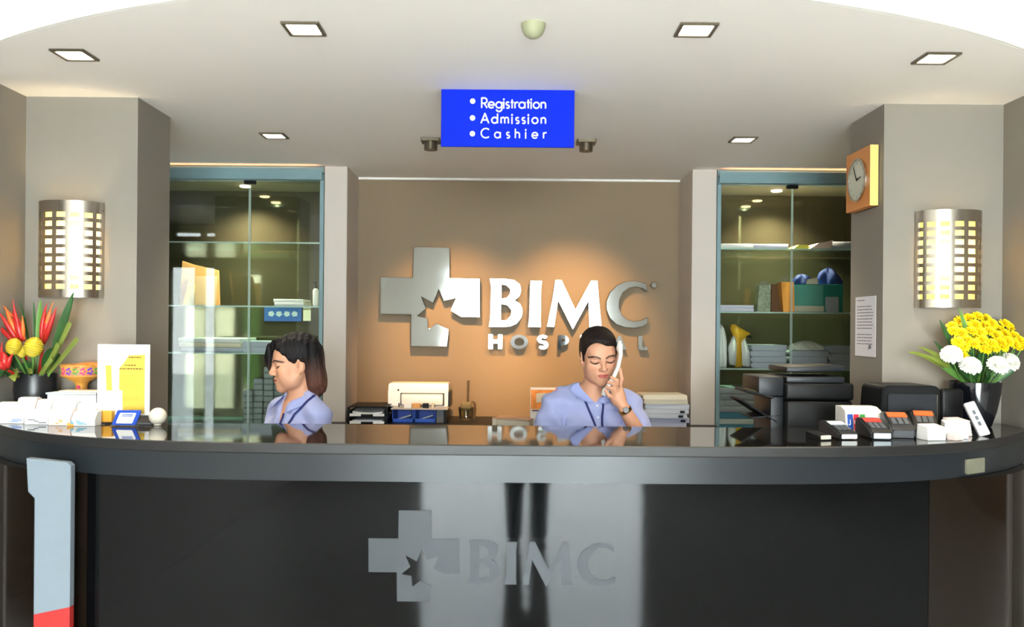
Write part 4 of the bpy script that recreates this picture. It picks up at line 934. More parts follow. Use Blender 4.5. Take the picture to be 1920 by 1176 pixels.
LBX = [(-8, 27, 757, 3.04, 'leaf_white', 'pale leaflet box at the wall end of the counter'), (29, 64, 748, 3.05, 'leaf_pink', 'pinkish leaflet box in front of the black flower pot'), (66, 93, 752, 3.04, 'leaf_white', 'white leaflet box below the black flower pot, beside the pinkish one'),
       (95, 139, 756, 3.02, 'leaf_white', 'white leaflet box in front of the thick paper stack'), (141, 179, 759, 3.01, 'leaf_white', 'white leaflet box touching the acrylic notice stand'),
       (-8, 44, 773, 2.985, 'leaf_white', 'front row white leaflet tray nearest the wall'), (46, 90, 771, 2.96, 'leaf_white', 'front row white leaflet tray second from the wall'), (91, 132, 770, 2.94, 'leaf_pink', 'front row pinkish leaflet tray third from the wall'), (134, 178, 774, 2.93, 'leaf_white', 'front row white leaflet tray below the acrylic notice stand')]
mat('print_dark', (90, 92, 104), .8); mat('print_blue', (140, 160, 210), .8); mat('print_orange', (240, 176, 84), .8); mat('print_cyan', (110, 180, 210), .8)
for i, (p0, p1, py, Y, m, lb) in enumerate(LBX):
    a, c = P(p0, py, Y), P(p1, py, Y); w_ = c.x - a.x; h_ = (a.z + c.z) / 2 - CZ
    x_ = (a.x + c.x) / 2
    if x_ - w_ / 2 < XL + .01: sh = XL + .012 - (x_ - w_ / 2); w_ -= sh; x_ += sh / 2
    t = thing('leaflet_tray', lb, 'leaflets', (x_, Y, T), group='leaflet trays on the counter')
    b = BM(); prism(b, [(0, 0), (.045, 0), (.05, h_), (.02, h_), (-.0, h_ * .5)], -w_ / 2, w_ / 2, M=Matrix(((0, 0, 1, 0), (1, 0, 0, 0), (0, 1, 0, 0), (0, 0, 0, 1)))); obj('tray', b, m, t)
    b = BM(); box(b, (-w_ / 2 + .004, .022, h_ - .006), (w_ / 2 - .004, .046, h_ + .003), .0005, 1); obj('cards', b, 'leaf_white', t)
    b = BM(); r_ = random.Random(i)
    for k in range(3):
        u = r_.uniform(-.35, .2) * w_; wd = r_.uniform(.1, .4) * w_; box(b, (u, -.0012, h_ * (.12 + .1 * k)), (min(u + wd, w_ * .45), -.0001, h_ * (.12 + .1 * k) + .003))
    obj('print', b, ['print_blue', 'print_dark', 'print_dark', 'print_blue', 'print_orange', 'print_blue', 'print_dark', 'print_orange', 'print_cyan'][i], t)
b = BM(); box(b, (0, 0, 0), (.022, .002, .010)); box(b, (.012, -.0005, .007), (.034, .0018, .016), mi=1)
tag(obj('business_card', b, ['print_orange', 'print_cyan'], loc=(onc(124, 2.92), 2.925, T), rot=(math.radians(-8), 0, .2)), 'tiny orange and cyan card standing in front of the leaflet trays', 'card')
# painted offering bowl
Y = 3.19; x = onc(152, Y)
t = thing('offering_bowl', 'gold painted footed bowl with pink flower pattern behind the paper stack', 'bowl', (x, Y, T))
mat('bowl_gold', (204, 146, 66), .4, noise=.15, scale=30); mat('bowl_pink', (214, 44, 110), .5, noise=.2); mat('bowl_purple', (110, 50, 170), .5); mat('bowl_green', (90, 140, 60), .5)
zt_ = P(152, 684, Y).z - CZ; rr = XS(36, Y)
b = BM(); lathe(b, [(rr * .46, 0), (rr * .46, .012), (rr * .34, .03), (rr * .28, zt_ * .60), (rr * .36, zt_ * .67), (rr * .80, zt_ * .755), (rr * .98, zt_ * .785), (rr, zt_ * .80), (rr * 1.0, zt_ * .97), (rr * 1.02, zt_), (rr * .9, zt_), (rr * .86, zt_ * .9)], 40); obj('bowl', b, 'bowl_gold', t, smooth=40)
for nm, m, off, ks in (('pink_petals', 'bowl_pink', 0, 3), ('purple_petals', 'bowl_purple', 1, 3), ('green_leaves', 'bowl_green', 2, 3)):
    b = BM(); lathe(b, [(rr * 1.004, zt_ * (.815 + .022 * off)), (rr * 1.005, zt_ * (.822 + .022 * off))], 40)
    for k in range(off, 18, 3):
        a_ = 2 * PI * k / 18
        for q in range(5):
            aa = a_ + .10 * math.cos(2 * PI * q / 5); zq = zt_ * .885 + zt_ * .052 * math.sin(2 * PI * q / 5)
            lathe(b, [(.0050, 0), (.0035, .0015)], 7, M=Matrix.Translation((rr * 1.0 * math.cos(aa), rr * math.sin(aa), zq)) @ Matrix.Rotation(aa, 4, 'Z') @ Matrix.Rotation(PI / 2, 4, 'Y'))
    if nm == 'pink_petals':
        for k in range(7):
            aa = 2 * PI * k / 7 + .2; lathe(b, [(.007, 0), (.005, .0022)], 8, M=Matrix.Translation((rr * .30 * math.cos(aa), rr * .30 * math.sin(aa), zt_ * (.5 + .08 * (k % 2)))) @ Matrix.Rotation(aa, 4, 'Z') @ Matrix.Rotation(PI / 2, 4, 'Y'))
    obj(nm, b, m, t)
cloth_lump('dried_petals', 'heap of dried orange petals filling the painted bowl', 'petals', 124, 178, 681, CZ + zt_ * .95, Y - rr * .8, rr * 1.6, mat('petal_heap', (176, 112, 50), .8, noise=.4, scale=60), 21, .6)
# ---------------------------------------------------------------- flowers
mat('leaf_dark', (44, 84, 40), .4, noise=.2, scale=12); mat('leaf_mid', (92, 136, 62), .4, noise=.2, scale=12); mat('leaf_lime', (116, 130, 54), .45, noise=.15)
mat('helico_red', (176, 32, 30), .35, noise=.12, scale=20); mat('helico_orange', (214, 104, 40), .35, noise=.1); mat('bud_yellow', (190, 170, 40), .6, noise=.2, scale=40); mat('pot_black', (24, 26, 30), .35, noise=.04)
def blade(bm, pts, widths, nrm, fold=.25, th=.0012, mi=0):
    pts = [Vector(p) for p in pts]; n = len(pts); rows = []
    for i, p in enumerate(pts):
        d = (pts[min(i + 1, n - 1)] - pts[max(i - 1, 0)]).normalized(); s = d.cross(Vector(nrm)).normalized(); f = s.cross(d)
        w_ = widths[i]; rows.append([p - s * w_ - f * w_ * fold * -1, p, p + s * w_ + f * w_ * fold])
    sheet(bm, rows, th, mi)
def bez(p0, p1, p2, n=9):
    p0, p1, p2 = Vector(p0), Vector(p1), Vector(p2); return [p0 * (1 - t) ** 2 + p1 * 2 * t * (1 - t) + p2 * t * t for t in [k / (n - 1) for k in range(n)]]
def lw(w_, n=9, tip=.06): return [w_ * max(tip, math.sin(PI * (.08 + .9 * (k / (n - 1)) ** .8)) ** .8) for k in range(n)]
YV = 3.185
pv = Vector((onc(67, YV), YV, CZ)); pot_top = P(67, 700, YV).z
t = thing('flower_pot', 'matt black flower pot holding red heliconias at the wall end of the counter', 'pot', (pv.x, YV, T))
hp_ = pot_top - CZ; b = BM(); lathe(b, [(.056, 0), (.062, .004), (.076, hp_ * .6), (.073, hp_ * .9), (.070, hp_), (.064, hp_), (.066, hp_ * .6), (.05, hp_ * .25)], 40); obj('pot', b, 'pot_black', t, smooth=40)
root = Vector((pv.x, YV, pot_top - .03))
def leaf(px, py, Y, w_, m, lb, bend=(0, 0, .05), root_off=(0, 0, 0), cat='leaf', nm='leaf', px2=None):
    tip = P(px, py, Y); r0 = root + Vector(root_off); mid = (tip + r0) / 2 + Vector(bend)
    t = thing(nm, lb, cat, r0, group='leaves in the heliconia pot'); pts = [q - r0 for q in bez(r0, mid, tip, 11)]
    b = BM(); blade(b, pts[3:], lw(w_, 8), (0, -1, .15), .3); obj('blade', b, m, t, smooth=60)
    b = BM(); tube(b, pts[:5], .003, 6); obj('stalk', b, 'leaf_mid', t); return t
leaf(76, 562, 3.16, .012, 'leaf_mid', 'narrow upright green leaf in the middle of the heliconia pot, ending at the wall lamp', root_off=(.005, 0, 0))
leaf(138, 548, 3.13, .017, 'leaf_dark', 'long dark green leaf leaning past the lower edge of the wall lamp', bend=(.02, 0, .03), root_off=(.02, 0, 0))
leaf(63, 566, 3.18, .006, 'leaf_dark', 'thin dark leaf between the two upright red flowers', root_off=(-.005, .01, 0))
leaf(36, 560, 3.17, .005, 'leaf_dark', 'thin dark leaf rising behind the red flower nearest the wall', root_off=(-.01, .01, 0))
leaf(52, 676, 3.12, .026, 'leaf_dark', 'broad dark leaf at the pot rim under the yellow pincushion balls', bend=(0, 0, .01), root_off=(-.01, -.01, 0))
leaf(112, 664, 3.14, .024, 'leaf_dark', 'broad dark leaf at the pot rim behind the short cut stems', bend=(.01, 0, .01), root_off=(.015, 0, 0))
def cutleaf(px, py, Y, lb, ro):
    tip = P(px, py, Y); r0 = root + Vector(ro); t = thing('cut_stem', lb, 'stem', r0, group='cut green stems in the heliconia pot'); d = tip - r0; b = BM()
    s = d.cross(Vector((0, -1, 0))).normalized(); pts = [d * k for k in (0, .5, .96, 1.0)]
    sheet(b, [[p - s * w2, p + Vector((0, -.004, 0)), p + s * w2] for p, w2 in zip(pts, (.004, .008, .009, .005))], .002); obj('blade', b, 'leaf_lime', t)
    b = BM(); tube(b, [(0, 0, -.015), d * .3], .003, 6); obj('stalk', b, 'leaf_mid', t)
cutleaf(132, 604, 3.10, 'pale green square cut stem just under the long dark leaf', (.03, -.01, 0))
cutleaf(146, 634, 3.09, 'pale green square cut stem leaning furthest out towards the yellow notice', (.035, -.02, 0))
cutleaf(110, 645, 3.07, 'short pale green square cut stem rising from the pot rim', (.025, -.03, 0))
cutleaf(97, 672, 3.06, 'shortest pale green square cut stem lying low over the pot rim', (.02, -.035, .01))
leaf(28, 715, 3.05, .02, 'leaf_lime', 'broad lime green leaf drooping over the pot rim', bend=(-.02, -.03, .06), root_off=(-.02, -.03, 0))
leaf(-4, 712, 3.08, .022, 'leaf_dark', 'broad dark green leaf drooping beside the lime one towards the wall', bend=(-.03, -.02, .07), root_off=(-.025, -.02, 0))
leaf(60, 700, 3.05, .013, 'leaf_lime', 'small lime green leaf curling at the front of the pot', bend=(0, -.02, .04), root_off=(0, -.035, 0))
leaf(12, 662, 3.12, .018, 'leaf_dark', 'dark leaf low behind the pink red flower', bend=(-.01, 0, .02), root_off=(-.02, 0, 0))
leaf(96, 652, 3.12, .018, 'leaf_dark', 'dark leaf low behind the yellow pincushion balls', px2=None, bend=(.01, 0, .02), root_off=(.01, 0, 0))
def heliconia(spec, stalk_px, Y, lb, ro):
    r0 = root + Vector(ro); base = P(stalk_px[0], stalk_px[1], Y)
    t = thing('heliconia_flower', lb, 'flower', r0, group='heliconia flowers')
    b = BM(); tube(b, [(0, 0, 0), base - r0], .005, 8); obj('stem', b, 'helico_red', t)
    for k, (bx_, by, tx_, ty, w2, m) in enumerate(spec):
        p0, p2 = P(bx_, by, Y), P(tx_, ty, Y - .012 * (k % 3)); mid = (p0 + p2) / 2 + Vector((.006 * (-1) ** k, -.012, .0)); pts = [q - r0 for q in bez(p0, mid, p2, 9)]
        b = BM(); rr_ = [w2 * max(.05, math.sin(PI * min(.97, (.15 + .85 * q / 8))) ** .9) for q in range(9)]
        tube(b, pts, rr_, 8); obj('bract', b, m, t, smooth='all')
R, O = 'helico_red', 'helico_orange'
heliconia([(44, 640, 24, 583, .016, R), (42, 640, 10, 575, .010, O), (38, 645, -2, 585, .010, R), (40, 650, -8, 604, .010, R), (45, 640, 42, 592, .007, O), (46, 640, 24, 560, .006, R), (30, 600, 4, 572, .004, O)], (43, 655), 3.13, 'red heliconia with spread bracts nearest the wall', (-.008, 0, 0))
heliconia([(84, 640, 92, 582, .013, R), (80, 645, 100, 566, .006, O), (82, 645, 106, 576, .010, R), (78, 645, 88, 570, .009, R), (86, 630, 97, 572, .005, O)], (80, 655), 3.14, 'upright red and orange heliconia beside the long dark leaf', (.006, 0, 0))
heliconia([(14, 690, 2, 656, .017, R), (16, 690, 24, 664, .010, R), (12, 690, -14, 676, .016, R), (10, 695, 4, 640, .006, R)], (16, 695), 3.07, 'low pink red flower bending towards the wall', (-.02, -.03, 0))
def pincushion(px, py, Y, rp, lb, ro):
    c = P(px, py, Y); r0 = root + Vector(ro); t = thing('pincushion_ball', lb, 'flower', r0, group='yellow pincushion balls'); r_ = XS(rp, Y)
    b = BM(); tube(b, [(0, 0, 0), c - r0 - Vector((0, 0, r_ * .9))], .004, 8); obj('stem', b, 'leaf_mid', t)
    b = BM(); N = 13; prof = []
    for k in range(N * 2 + 1):
        a_ = -PI / 2 + PI * k / (2 * N); q = 1 + (.07 if k % 2 else -.02); prof.append((max(.001, r_ * q * math.cos(a_)), r_ * 1.12 * q * math.sin(a_)))
    n0 = len(b.verts); vs = lathe(b, prof, 36, M=Matrix.Translation(c - r0) @ Matrix.Rotation(.25, 4, 'Y'))
    obj('head', b, 'bud_yellow', t, smooth=25)
pincushion(26, 650, 3.09, 13.5, 'yellow ridged pincushion ball under the red flower nearest the wall', (-.012, -.02, 0))
pincushion(63, 651, 3.08, 16, 'bigger yellow ridged pincushion ball between the two red heliconias', (0, -.025, 0))
pincushion(42, 660, 3.11, 9, 'small olive pincushion ball half hidden between the two yellow ones', (-.006, -.01, 0))
# ---- right vase
YV2 = 3.165; xv = onc(1826, YV2)
xv = (P(1782, 720, YV2).x + P(1872, 720, YV2).x) / 2
vt = P(1826, 716, YV2).z
t = thing('flower_vase', 'tall tapered glossy black vase holding yellow and white chrysanthemums', 'vase', (xv, YV2, T)); hv = vt - CZ; rv = XS(46, YV2)
b = BM(); lathe(b, [(rv * .60, 0), (rv * .64, .004), (rv * .82, hv * .35), (rv * .96, hv * .75), (rv, hv * .96), (rv * .99, hv), (rv * .92, hv), (rv * .88, hv * .7), (rv * .5, hv * .3)], 40); obj('vase', b, mat('vase_black', (14, 16, 22), .12, spec=.7, ior=1.6), t, smooth=40)
vroot = Vector((xv, YV2, vt - .03))
mat('mum_yellow', (250, 226, 20), .55, noise=.08, scale=40); mat('mum_centre', (206, 176, 10), .6); mat('mum_white', (246, 246, 236), .6, noise=.03)
def bloom(bm, r_, layers, npet, seed, wid=.30):
    r2 = random.Random(seed)
    for L_ in range(layers):
        f = L_ / max(1, layers - 1); el = -.15 + 1.45 * f if layers > 4 else .12 + 1.05 * f; rr_ = r_ * (1 - .35 * f)
        for k in range(npet - L_):
            a_ = 2 * PI * (k + .5 * L_) / (npet - L_) + r2.uniform(-.1, .1); e_ = el + r2.uniform(-.1, .1)
            dx, dz = math.cos(e_), math.sin(e_); c_, s_ = math.cos(a_), math.sin(a_); wv = r_ * wid
            rows = []
            for q, (u, ww, lift) in enumerate(((.12, .35, 0), (.55, 1, .10), (.9, .85, .06), (1.0, .3, -.02))):
                px_, pz_ = rr_ * u * dx, rr_ * u * dz + r_ * lift * .5
                ctr = Vector((px_ * c_, px_ * s_, pz_)); sd = Vector((-s_, c_, 0)) * wv * ww * .5
                rows.append([ctr - sd, ctr + Vector((0, 0, -.06 * r_)), ctr + sd])
            sheet(bm, rows, 0)
YEL = [(1786, 612), (1800, 603), (1816, 597), (1833, 594), (1848, 598), (1812, 612), (1828, 609), (1845, 611), (1860, 608), (1788, 622), (1803, 625), (1820, 622), (1838, 624), (1855, 622), (1872, 618), (1884, 608), (1894, 615), (1868, 630), (1884, 627), (1900, 630), (1912, 640), (1796, 642), (1812, 638), (1826, 645), (1842, 638), (1858, 645), (1874, 642), (1890, 641), (1904, 648), (1917, 652), (1846, 656), (1863, 652), (1880, 650), (1806, 650), (1804, 668), (1834, 632)]
def mum(px, py, Y, r_, white, lb, grp, proto):
    c = P(px, py, Y)
    nrm = (Vector(((c.x - xv) * 1.6, -.45 - rnd.uniform(0, .25), .5 + rnd.uniform(-.2, .3)))).normalized()
    if proto is None:
        t = thing('white_chrysanthemum' if white else 'yellow_chrysanthemum', lb, 'flower', group=grp)
        b = BM(); bloom(b, r_, 8 if white else 3, 24 if white else 13, 3 if white else 5, .30 if white else .34); bl = obj('bloom', b, 'mum_white' if white else 'mum_yellow', t, smooth='all')
        if white:
            b = BM(); lathe(b, [(r_ * .5, r_ * .15), (r_ * .46, r_ * .45), (r_ * .25, r_ * .62), (r_ * .02, r_ * .66)], 14); obj('bloom_heart', b, 'mum_white', t, smooth='all')
        if not white:
            b = BM(); lathe(b, [(r_ * .26, r_ * .1), (r_ * .2, r_ * .22), (r_ * .02, r_ * .27)], 14); obj('flower_centre', b, 'mum_centre', t, smooth='all')
        o = t
    else:
        o = proto.copy(); C.objects.link(o); o['label'] = lb
        for ch in proto.children:
            if not ch.name.startswith('stem'): cc2 = ch.copy(); C.objects.link(cc2); cc2.parent = o
    o.location = c; o.rotation_mode = 'QUATERNION'; o.rotation_quaternion = nrm.to_track_quat('Z', 'Y'); o.scale = (1,) * 3
    # its own stem down into the vase
    b = BM(); iv = o.rotation_quaternion.to_matrix().inverted()
    tgt = vroot + Vector(((c.x - xv) * .22, (Y - YV2) * .3, 0)); pts = [iv @ (q - c) for q in bez(c - nrm * .004, c * .5 + tgt * .5 + Vector(((c.x - xv) * .12, 0, -.02)), tgt, 7)]
    tube(b, pts, .0022, 6); obj('stem', b, 'leaf_mid', o)
    return o
py_proto = None
for i, (px, py) in enumerate(YEL):
    # dome: blooms high up sit further back
    Y = YV2 - .075 + (.15 if py < 605 else .10 if py < 620 else .05 if py < 635 else 0) + rnd.uniform(-.012, .012)
    r_ = XS(12.6, YV2); o = mum(px, py, Y, r_, False, 'yellow chrysanthemum bloom in the dense yellow dome above the black vase', 'yellow chrysanthemums in the black vase', py_proto)
    if py_proto is None: py_proto = o
wp_ = None
for (px, py, Y, lb) in ((1784, 664, 3.06, 'big white chrysanthemum nearest the palm leaf'), (1820, 685, 3.05, 'big white chrysanthemum in the middle above the vase rim'), (1872, 684, 3.06, 'big white chrysanthemum at the wall side, a little ragged'), (1893, 678, 3.10, 'smaller pale white chrysanthemum behind the ragged one at the wall side')):
    o = mum(px, py, Y, XS(21, 3.0), True, lb, 'white chrysanthemums in the black vase', wp_)
    if wp_ is None: wp_ = o
for k, (px, py, Y, w2, m, lb) in enumerate(((1702, 660, 3.05, .010, 'leaf_lime', 'longest arching yellow green palm leaf of the black vase'), (1722, 651, 3.06, .009, 'leaf_lime', 'upper arching yellow green palm leaf of the black vase'), (1718, 664, 3.03, .008, 'leaf_lime', 'lower arching yellow green palm leaf of the black vase'), (1752, 640, 3.08, .012, 'leaf_dark', 'dark palm leaf above the arching yellow green ones'), (1762, 600, 3.12, .012, 'leaf_dark', 'dark thin palm leaf rising under the wall lamp'), (1798, 578, 3.16, .012, 'leaf_mid', 'tall green palm leaf reaching the wall lamp'), (1766, 690, 3.08, .013, 'leaf_mid', 'green leaf under the white chrysanthemum nearest the palm leaf'), (1800, 696, 3.06, .020, 'leaf_dark', 'dark leaf between two white chrysanthemums'), (1850, 700, 3.06, .022, 'leaf_dark', 'dark leaf hanging between the middle and the ragged white chrysanthemums'), (1908, 690, 3.10, .014, 'leaf_dark', 'dark leaf pointing out at the wall under the white chrysanthemums'), (1836, 660, 3.10, .034, 'leaf_dark', 'broad dark leaf in the middle under the yellow dome'), (1862, 662, 3.12, .034, 'leaf_dark', 'broad dark leaf under the yellow dome at the wall side'), (1812, 662, 3.12, .032, 'leaf_dark', 'broad dark leaf under the yellow dome beside the middle white flower'))):
    tip = P(px, py, Y); r0 = vroot + Vector((-.02 + .004 * k, -.01, 0)); mid = (tip + r0) / 2 + Vector((-.02 if px < 1790 else .01, -.01, .06 if k < 3 else .02))
    t = thing('palm_leaf', lb, 'leaf', r0, group='leaves in the black vase'); pts = [q - r0 for q in bez(r0, mid, tip, 11)]
    b = BM(); blade(b, pts[3:], lw(w2, 8), (0, -1, .3), .3); obj('blade', b, m, t, smooth=60)
    b = BM(); tube(b, pts[:5], .003, 6); obj('stalk', b, 'leaf_mid', t)
# ---------------------------------------------------------------- things on the counter, right end
Y = 3.03
xa, xb = onc(1653, Y), onc(1764, Y); w_ = xb - xa; hp2 = P(1708, 724, Y).z - CZ
t = thing('card_printer', 'black rounded card printer with a grey front panel beside the black vase', 'printer', ((xa + xb) / 2, Y, T))
def rprofile(w_, h_, r_): return [(-w_ / 2 - .004, 0), (w_ / 2 + .004, 0)] + arc(w_ / 2 - r_, h_ - r_, r_, 0, 90, 8) + arc(-w_ / 2 + r_ * 1.2, h_ - r_, r_, 90, 172, 8)
b = BM(); prism(b, rprofile(w_, hp2, .024), -.19, -.004, M=STAND); bmesh.ops.bevel(b, geom=[e for e in b.edges if abs(e.verts[0].co.y - e.verts[1].co.y) < 1e-5], offset=.004, segments=2, affect='EDGES'); obj('housing', b, 'black_plastic', t, smooth=40)
b = BM(); prism(b, rrect(w_ * .84, hp2 * .62, .008, 4, 0.004, hp2 * .50), -.0035, .003, M=STAND); obj('front_panel', b, 'dark_plastic', t, smooth=40)
b = BM(); prism(b, [(w_ * .425, hp2 * .2), (w_ * .437, hp2 * .2), (w_ * .437, hp2 * .8), (w_ * .425, hp2 * .8)], -.003, .004, M=STAND); obj('edge_strip', b, 'steel', t)
b = BM(); box(b, (-w_ * .42, -.012, 0), (w_ * .45, -.0005, hp2 * .16), .003); obj('slot_base', b, 'black_plastic', t)
b = BM(); box(b, (w_ / 2 + .0045, .004, 0), (w_ / 2 + .085, .042, hp2 * .93), .012, 3); obj('side_housing', b, 'black_plastic', t, smooth=40)
b = BM()
for k in (-1, 1): tube(b, [(-w_ * .22 + k * .012, -.012, hp2 * .16 + .001), (-w_ * .22 + k * .013, -.015, hp2 * .28), (-w_ * .22 + k * .006, -.015, hp2 * .33), (-w_ * .22 + k * .001, -.013, hp2 * .25)], .0025, 6)
obj('card_clip', b, 'black_plastic', t)
b = BM(); tube(b, [(w_ / 2 + .03, -.0, .012), (w_ / 2 + .06, -.03, .016), (w_ / 2 + .1, -.02, .02), (w_ / 2 + .105, .0, .03)], .006); obj('power_cable', b, 'dark_plastic', t)
# white box with a three-stripe card logo
Y = 2.945; xa, xb = onc(1587, Y), onc(1655, Y); w_ = xb - xa; h_ = P(1620, 772, Y).z - CZ
t = thing('card_stand', 'white wedge shaped stand with a blue red and green JCB logo behind the card terminals', 'stand', ((xa + xb) / 2, Y, T))
b = BM(); prism(b, [(0, 0), (.10, 0), (.10, h_ + .012), (.05, h_ + .012), (.012, h_)], -w_ / 2, w_ / 2, M=Matrix(((0, 0, 1, 0), (1, 0, 0, 0), (0, 1, 0, 0), (0, 0, 0, 1)))); obj('body', b, 'white_plastic', t)
tl = math.atan2(.012, h_); lg = Matrix.Translation((-w_ / 2 + .004, -.0006, 0)) @ Matrix.Rotation(-tl, 4, 'X') @ STAND
hh = h_ * .78; ww = hh * .34
for k, (nm, cc_, ch) in enumerate((('blue_stripe', (20, 74, 168), 'J'), ('red_stripe', (214, 36, 60), 'C'), ('green_stripe', (70, 158, 60), 'B'))):
    b = BM(); x0_ = .002 + k * (ww + .0022); zl = h_ * .08
    prism(b, [(x0_, zl), (x0_ + ww - .004, zl)] + arc(x0_ + ww - .004, zl + .004, .004, -90, 0, 4) + [(x0_ + ww, zl + hh)] + [(x0_ + .004, zl + hh)] + arc(x0_ + .004, zl + hh - .004, .004, 90, 180, 4), 0, .0008, M=lg)
    o = obj(nm, b, mat(nm, cc_, .4), t)
    b = BM(); hL = hh * .34; stroke_glyph(b, ch, x0_ + ww * .16, zl + hh * .34, hL, .0024, .0008, .0014, xs=.9); bmesh.ops.transform(b, matrix=lg, verts=b.verts); obj('logo_letter', b, 'sign_white', o)
# card terminals
mat('term_orange', (238, 96, 40), .4, noise=.04); mat('term_red', (190, 60, 50), .4); mat('term_cream', (226, 220, 206), .5); mat('term_navy', (40, 48, 130), .4); mat('lcd_pale', (206, 218, 226), .3)
def terminal(lb, px, py_base, wpx, hpx, Y, face, rz, screen=None, keys=True, lift=0, top='black_plastic'):
    w_ = XS(wpx, Y); h_ = XS(hpx, Y); L_ = .15
    t = thing('card_terminal', lb, 'card terminal', (onc(px, Y), Y, T + lift), (0, 0, rz), group='card payment terminals')
    b = BM(); prism(b, [(0, .001), (L_, 0), (L_, h_), (L_ * .72, h_ * 1.04), (.02, h_ * .58), (-.002, h_ * .35)], -w_ / 2, w_ / 2, M=Matrix(((0, 0, 1, 0), (1, 0, 0, 0), (0, 1, 0, 0), (0, 0, 0, 1)))); bmesh.ops.bevel(b, geom=list(b.edges), offset=.005, segments=2, affect='EDGES'); obj('body', b, 'dark_plastic', t, smooth=40)
    y0_, z0_, y1_, z1_ = .02, h_ * .58, L_ * .72, h_ * 1.04; sl = math.atan2(z1_ - z0_, y1_ - y0_)
    Mf = Matrix.Translation((0, y0_, z0_ + .0006)) @ Matrix.Rotation(sl, 4, 'X'); Lf = math.hypot(y1_ - y0_, z1_ - z0_)
    b = BM(); prism(b, rrect(w_ * .8, Lf * .36, .003, 3, 0, Lf * .76), 0, .0016, M=Mf); obj('screen', b, screen or 'lcd_pale', t)
    b = BM()
    for r_ in range(4):
        for c_ in range(3): prism(b, rrect(w_ * .18, Lf * .085, .0015, 2, (c_ - 1) * w_ * .25, Lf * (.10 + .12 * r_)), 0, .0025, M=Mf)
    obj('keypad', b, 'grey_plastic', t)
    b = BM(); prism(b, rrect(w_ * .78, h_ * .30, .002, 3, 0, h_ * .22), .0025, .0042, M=STAND); obj('front_label', b, face, t)
    return t
terminal('black card terminal with a white label lying nearest the black office printer', 1592, 822, 38, 27, 2.74, 'paper', .10)
terminal('black card terminal with a red and white label second from the office printer', 1654, 822, 40, 33, 2.745, 'lcd_pale', -.05, 'term_red')
b = BM(); box(b, (-.025, -.004, 0), (.03, .003, .026), .002)
terminal('black card terminal with an orange top in the middle of the terminals', 1694, 822, 44, 42, 2.78, 'dark_plastic', -.18, 'term_orange')
terminal('black card terminal with a big orange cover beside the white receipts', 1738, 815, 42, 43, 2.815, 'dark_plastic', -.32, 'term_orange')
tag(obj('card_cradle', b, 'term_navy', loc=(onc(1652, 2.93), 2.915, T + .0), rot=(-.3, 0, -.3)), 'small navy blue card standing up behind the terminals beside the wedge stand', 'card')
Y = 2.72
t = thing('cordless_reader', 'small white faced card reader at the end of the terminal row by the office printer', 'card reader', (onc(1551, Y), Y, T), (0, 0, .35))
b = BM(); prism(b, [(0, 0), (.07, 0), (.07, .022), (.01, .014)], -.026, .018, M=Matrix(((0, 0, 1, 0), (1, 0, 0, 0), (0, 1, 0, 0), (0, 0, 0, 1)))); obj('body', b, 'black_plastic', t)
b = BM(); box(b, (-.022, -.003, .003), (.014, .004, .015), .001, 1); obj('face', b, 'term_cream', t)
# receipts pile
RC = [(1757, 2.735, .062, .06, .048, 'leaf_white', .15, 'white receipt block leaning in front of the orange terminal', .25), (1794, 2.79, .07, .05, .056, 'leaf_white', -.2, 'white folded receipt bundle in the middle of the receipt pile', .15), (1809, 2.85, .062, .06, .058, 'leaf_pink', .3, 'pink receipt bundle on the vase side of the receipt pile', -.1), (1800, 2.745, .04, .03, .018, 'leaf_pink', .5, 'small pink receipt block at the front of the receipt pile', .1)]
for (px, Y, w_, d_, h_, m, rz, lb, tl) in RC:
    b = BM(); n_ = 5
    for k in range(n_): box(b, (-w_ / 2 + .003 * k * tl, .002 * k, h_ * k / n_ + .0004), (w_ / 2 + .003 * k * tl, d_, h_ * (k + 1) / n_), 0)
    for v in b.verts: v.co.z *= 1 - .35 * max(0, .5 - v.co.y / d_)
    tag(obj('receipt_bundle', b, m, loc=(onc(px, Y), Y, T), rot=(0, 0, rz)), lb, 'receipts', 'receipt pile')
# leaning grey handset
Y = 2.93; p0, p1 = P(1846, 814, 2.84), P(1829, 756, 2.93)
t = thing('remote_control', 'pale grey slim remote leaning against the black vase', 'remote', (p0.x + .012, 2.86, T))
d = p1 - p0; an = .27
Mr = Matrix.Translation((0, 0, .002)) @ Matrix.Rotation(-an, 4, 'Y') @ Matrix.Rotation(-.42, 4, 'X')
ln = P(1829, 756, 2.9).z - CZ + .012
b = BM(); prism(b, rrect(.036, ln, .004, 3, 0, ln / 2), -.005, .005, M=Mr @ STAND); obj('body', b, mat('remote_grey', (196, 194, 196), .4), t, smooth=40)
b = BM()
for k in range(3): prism(b, rrect(.010, ln * .12, .003, 3, 0, ln * (.35 + .17 * k)), .0052, .0062, M=Mr @ STAND)
obj('button', b, 'grey_plastic', t)
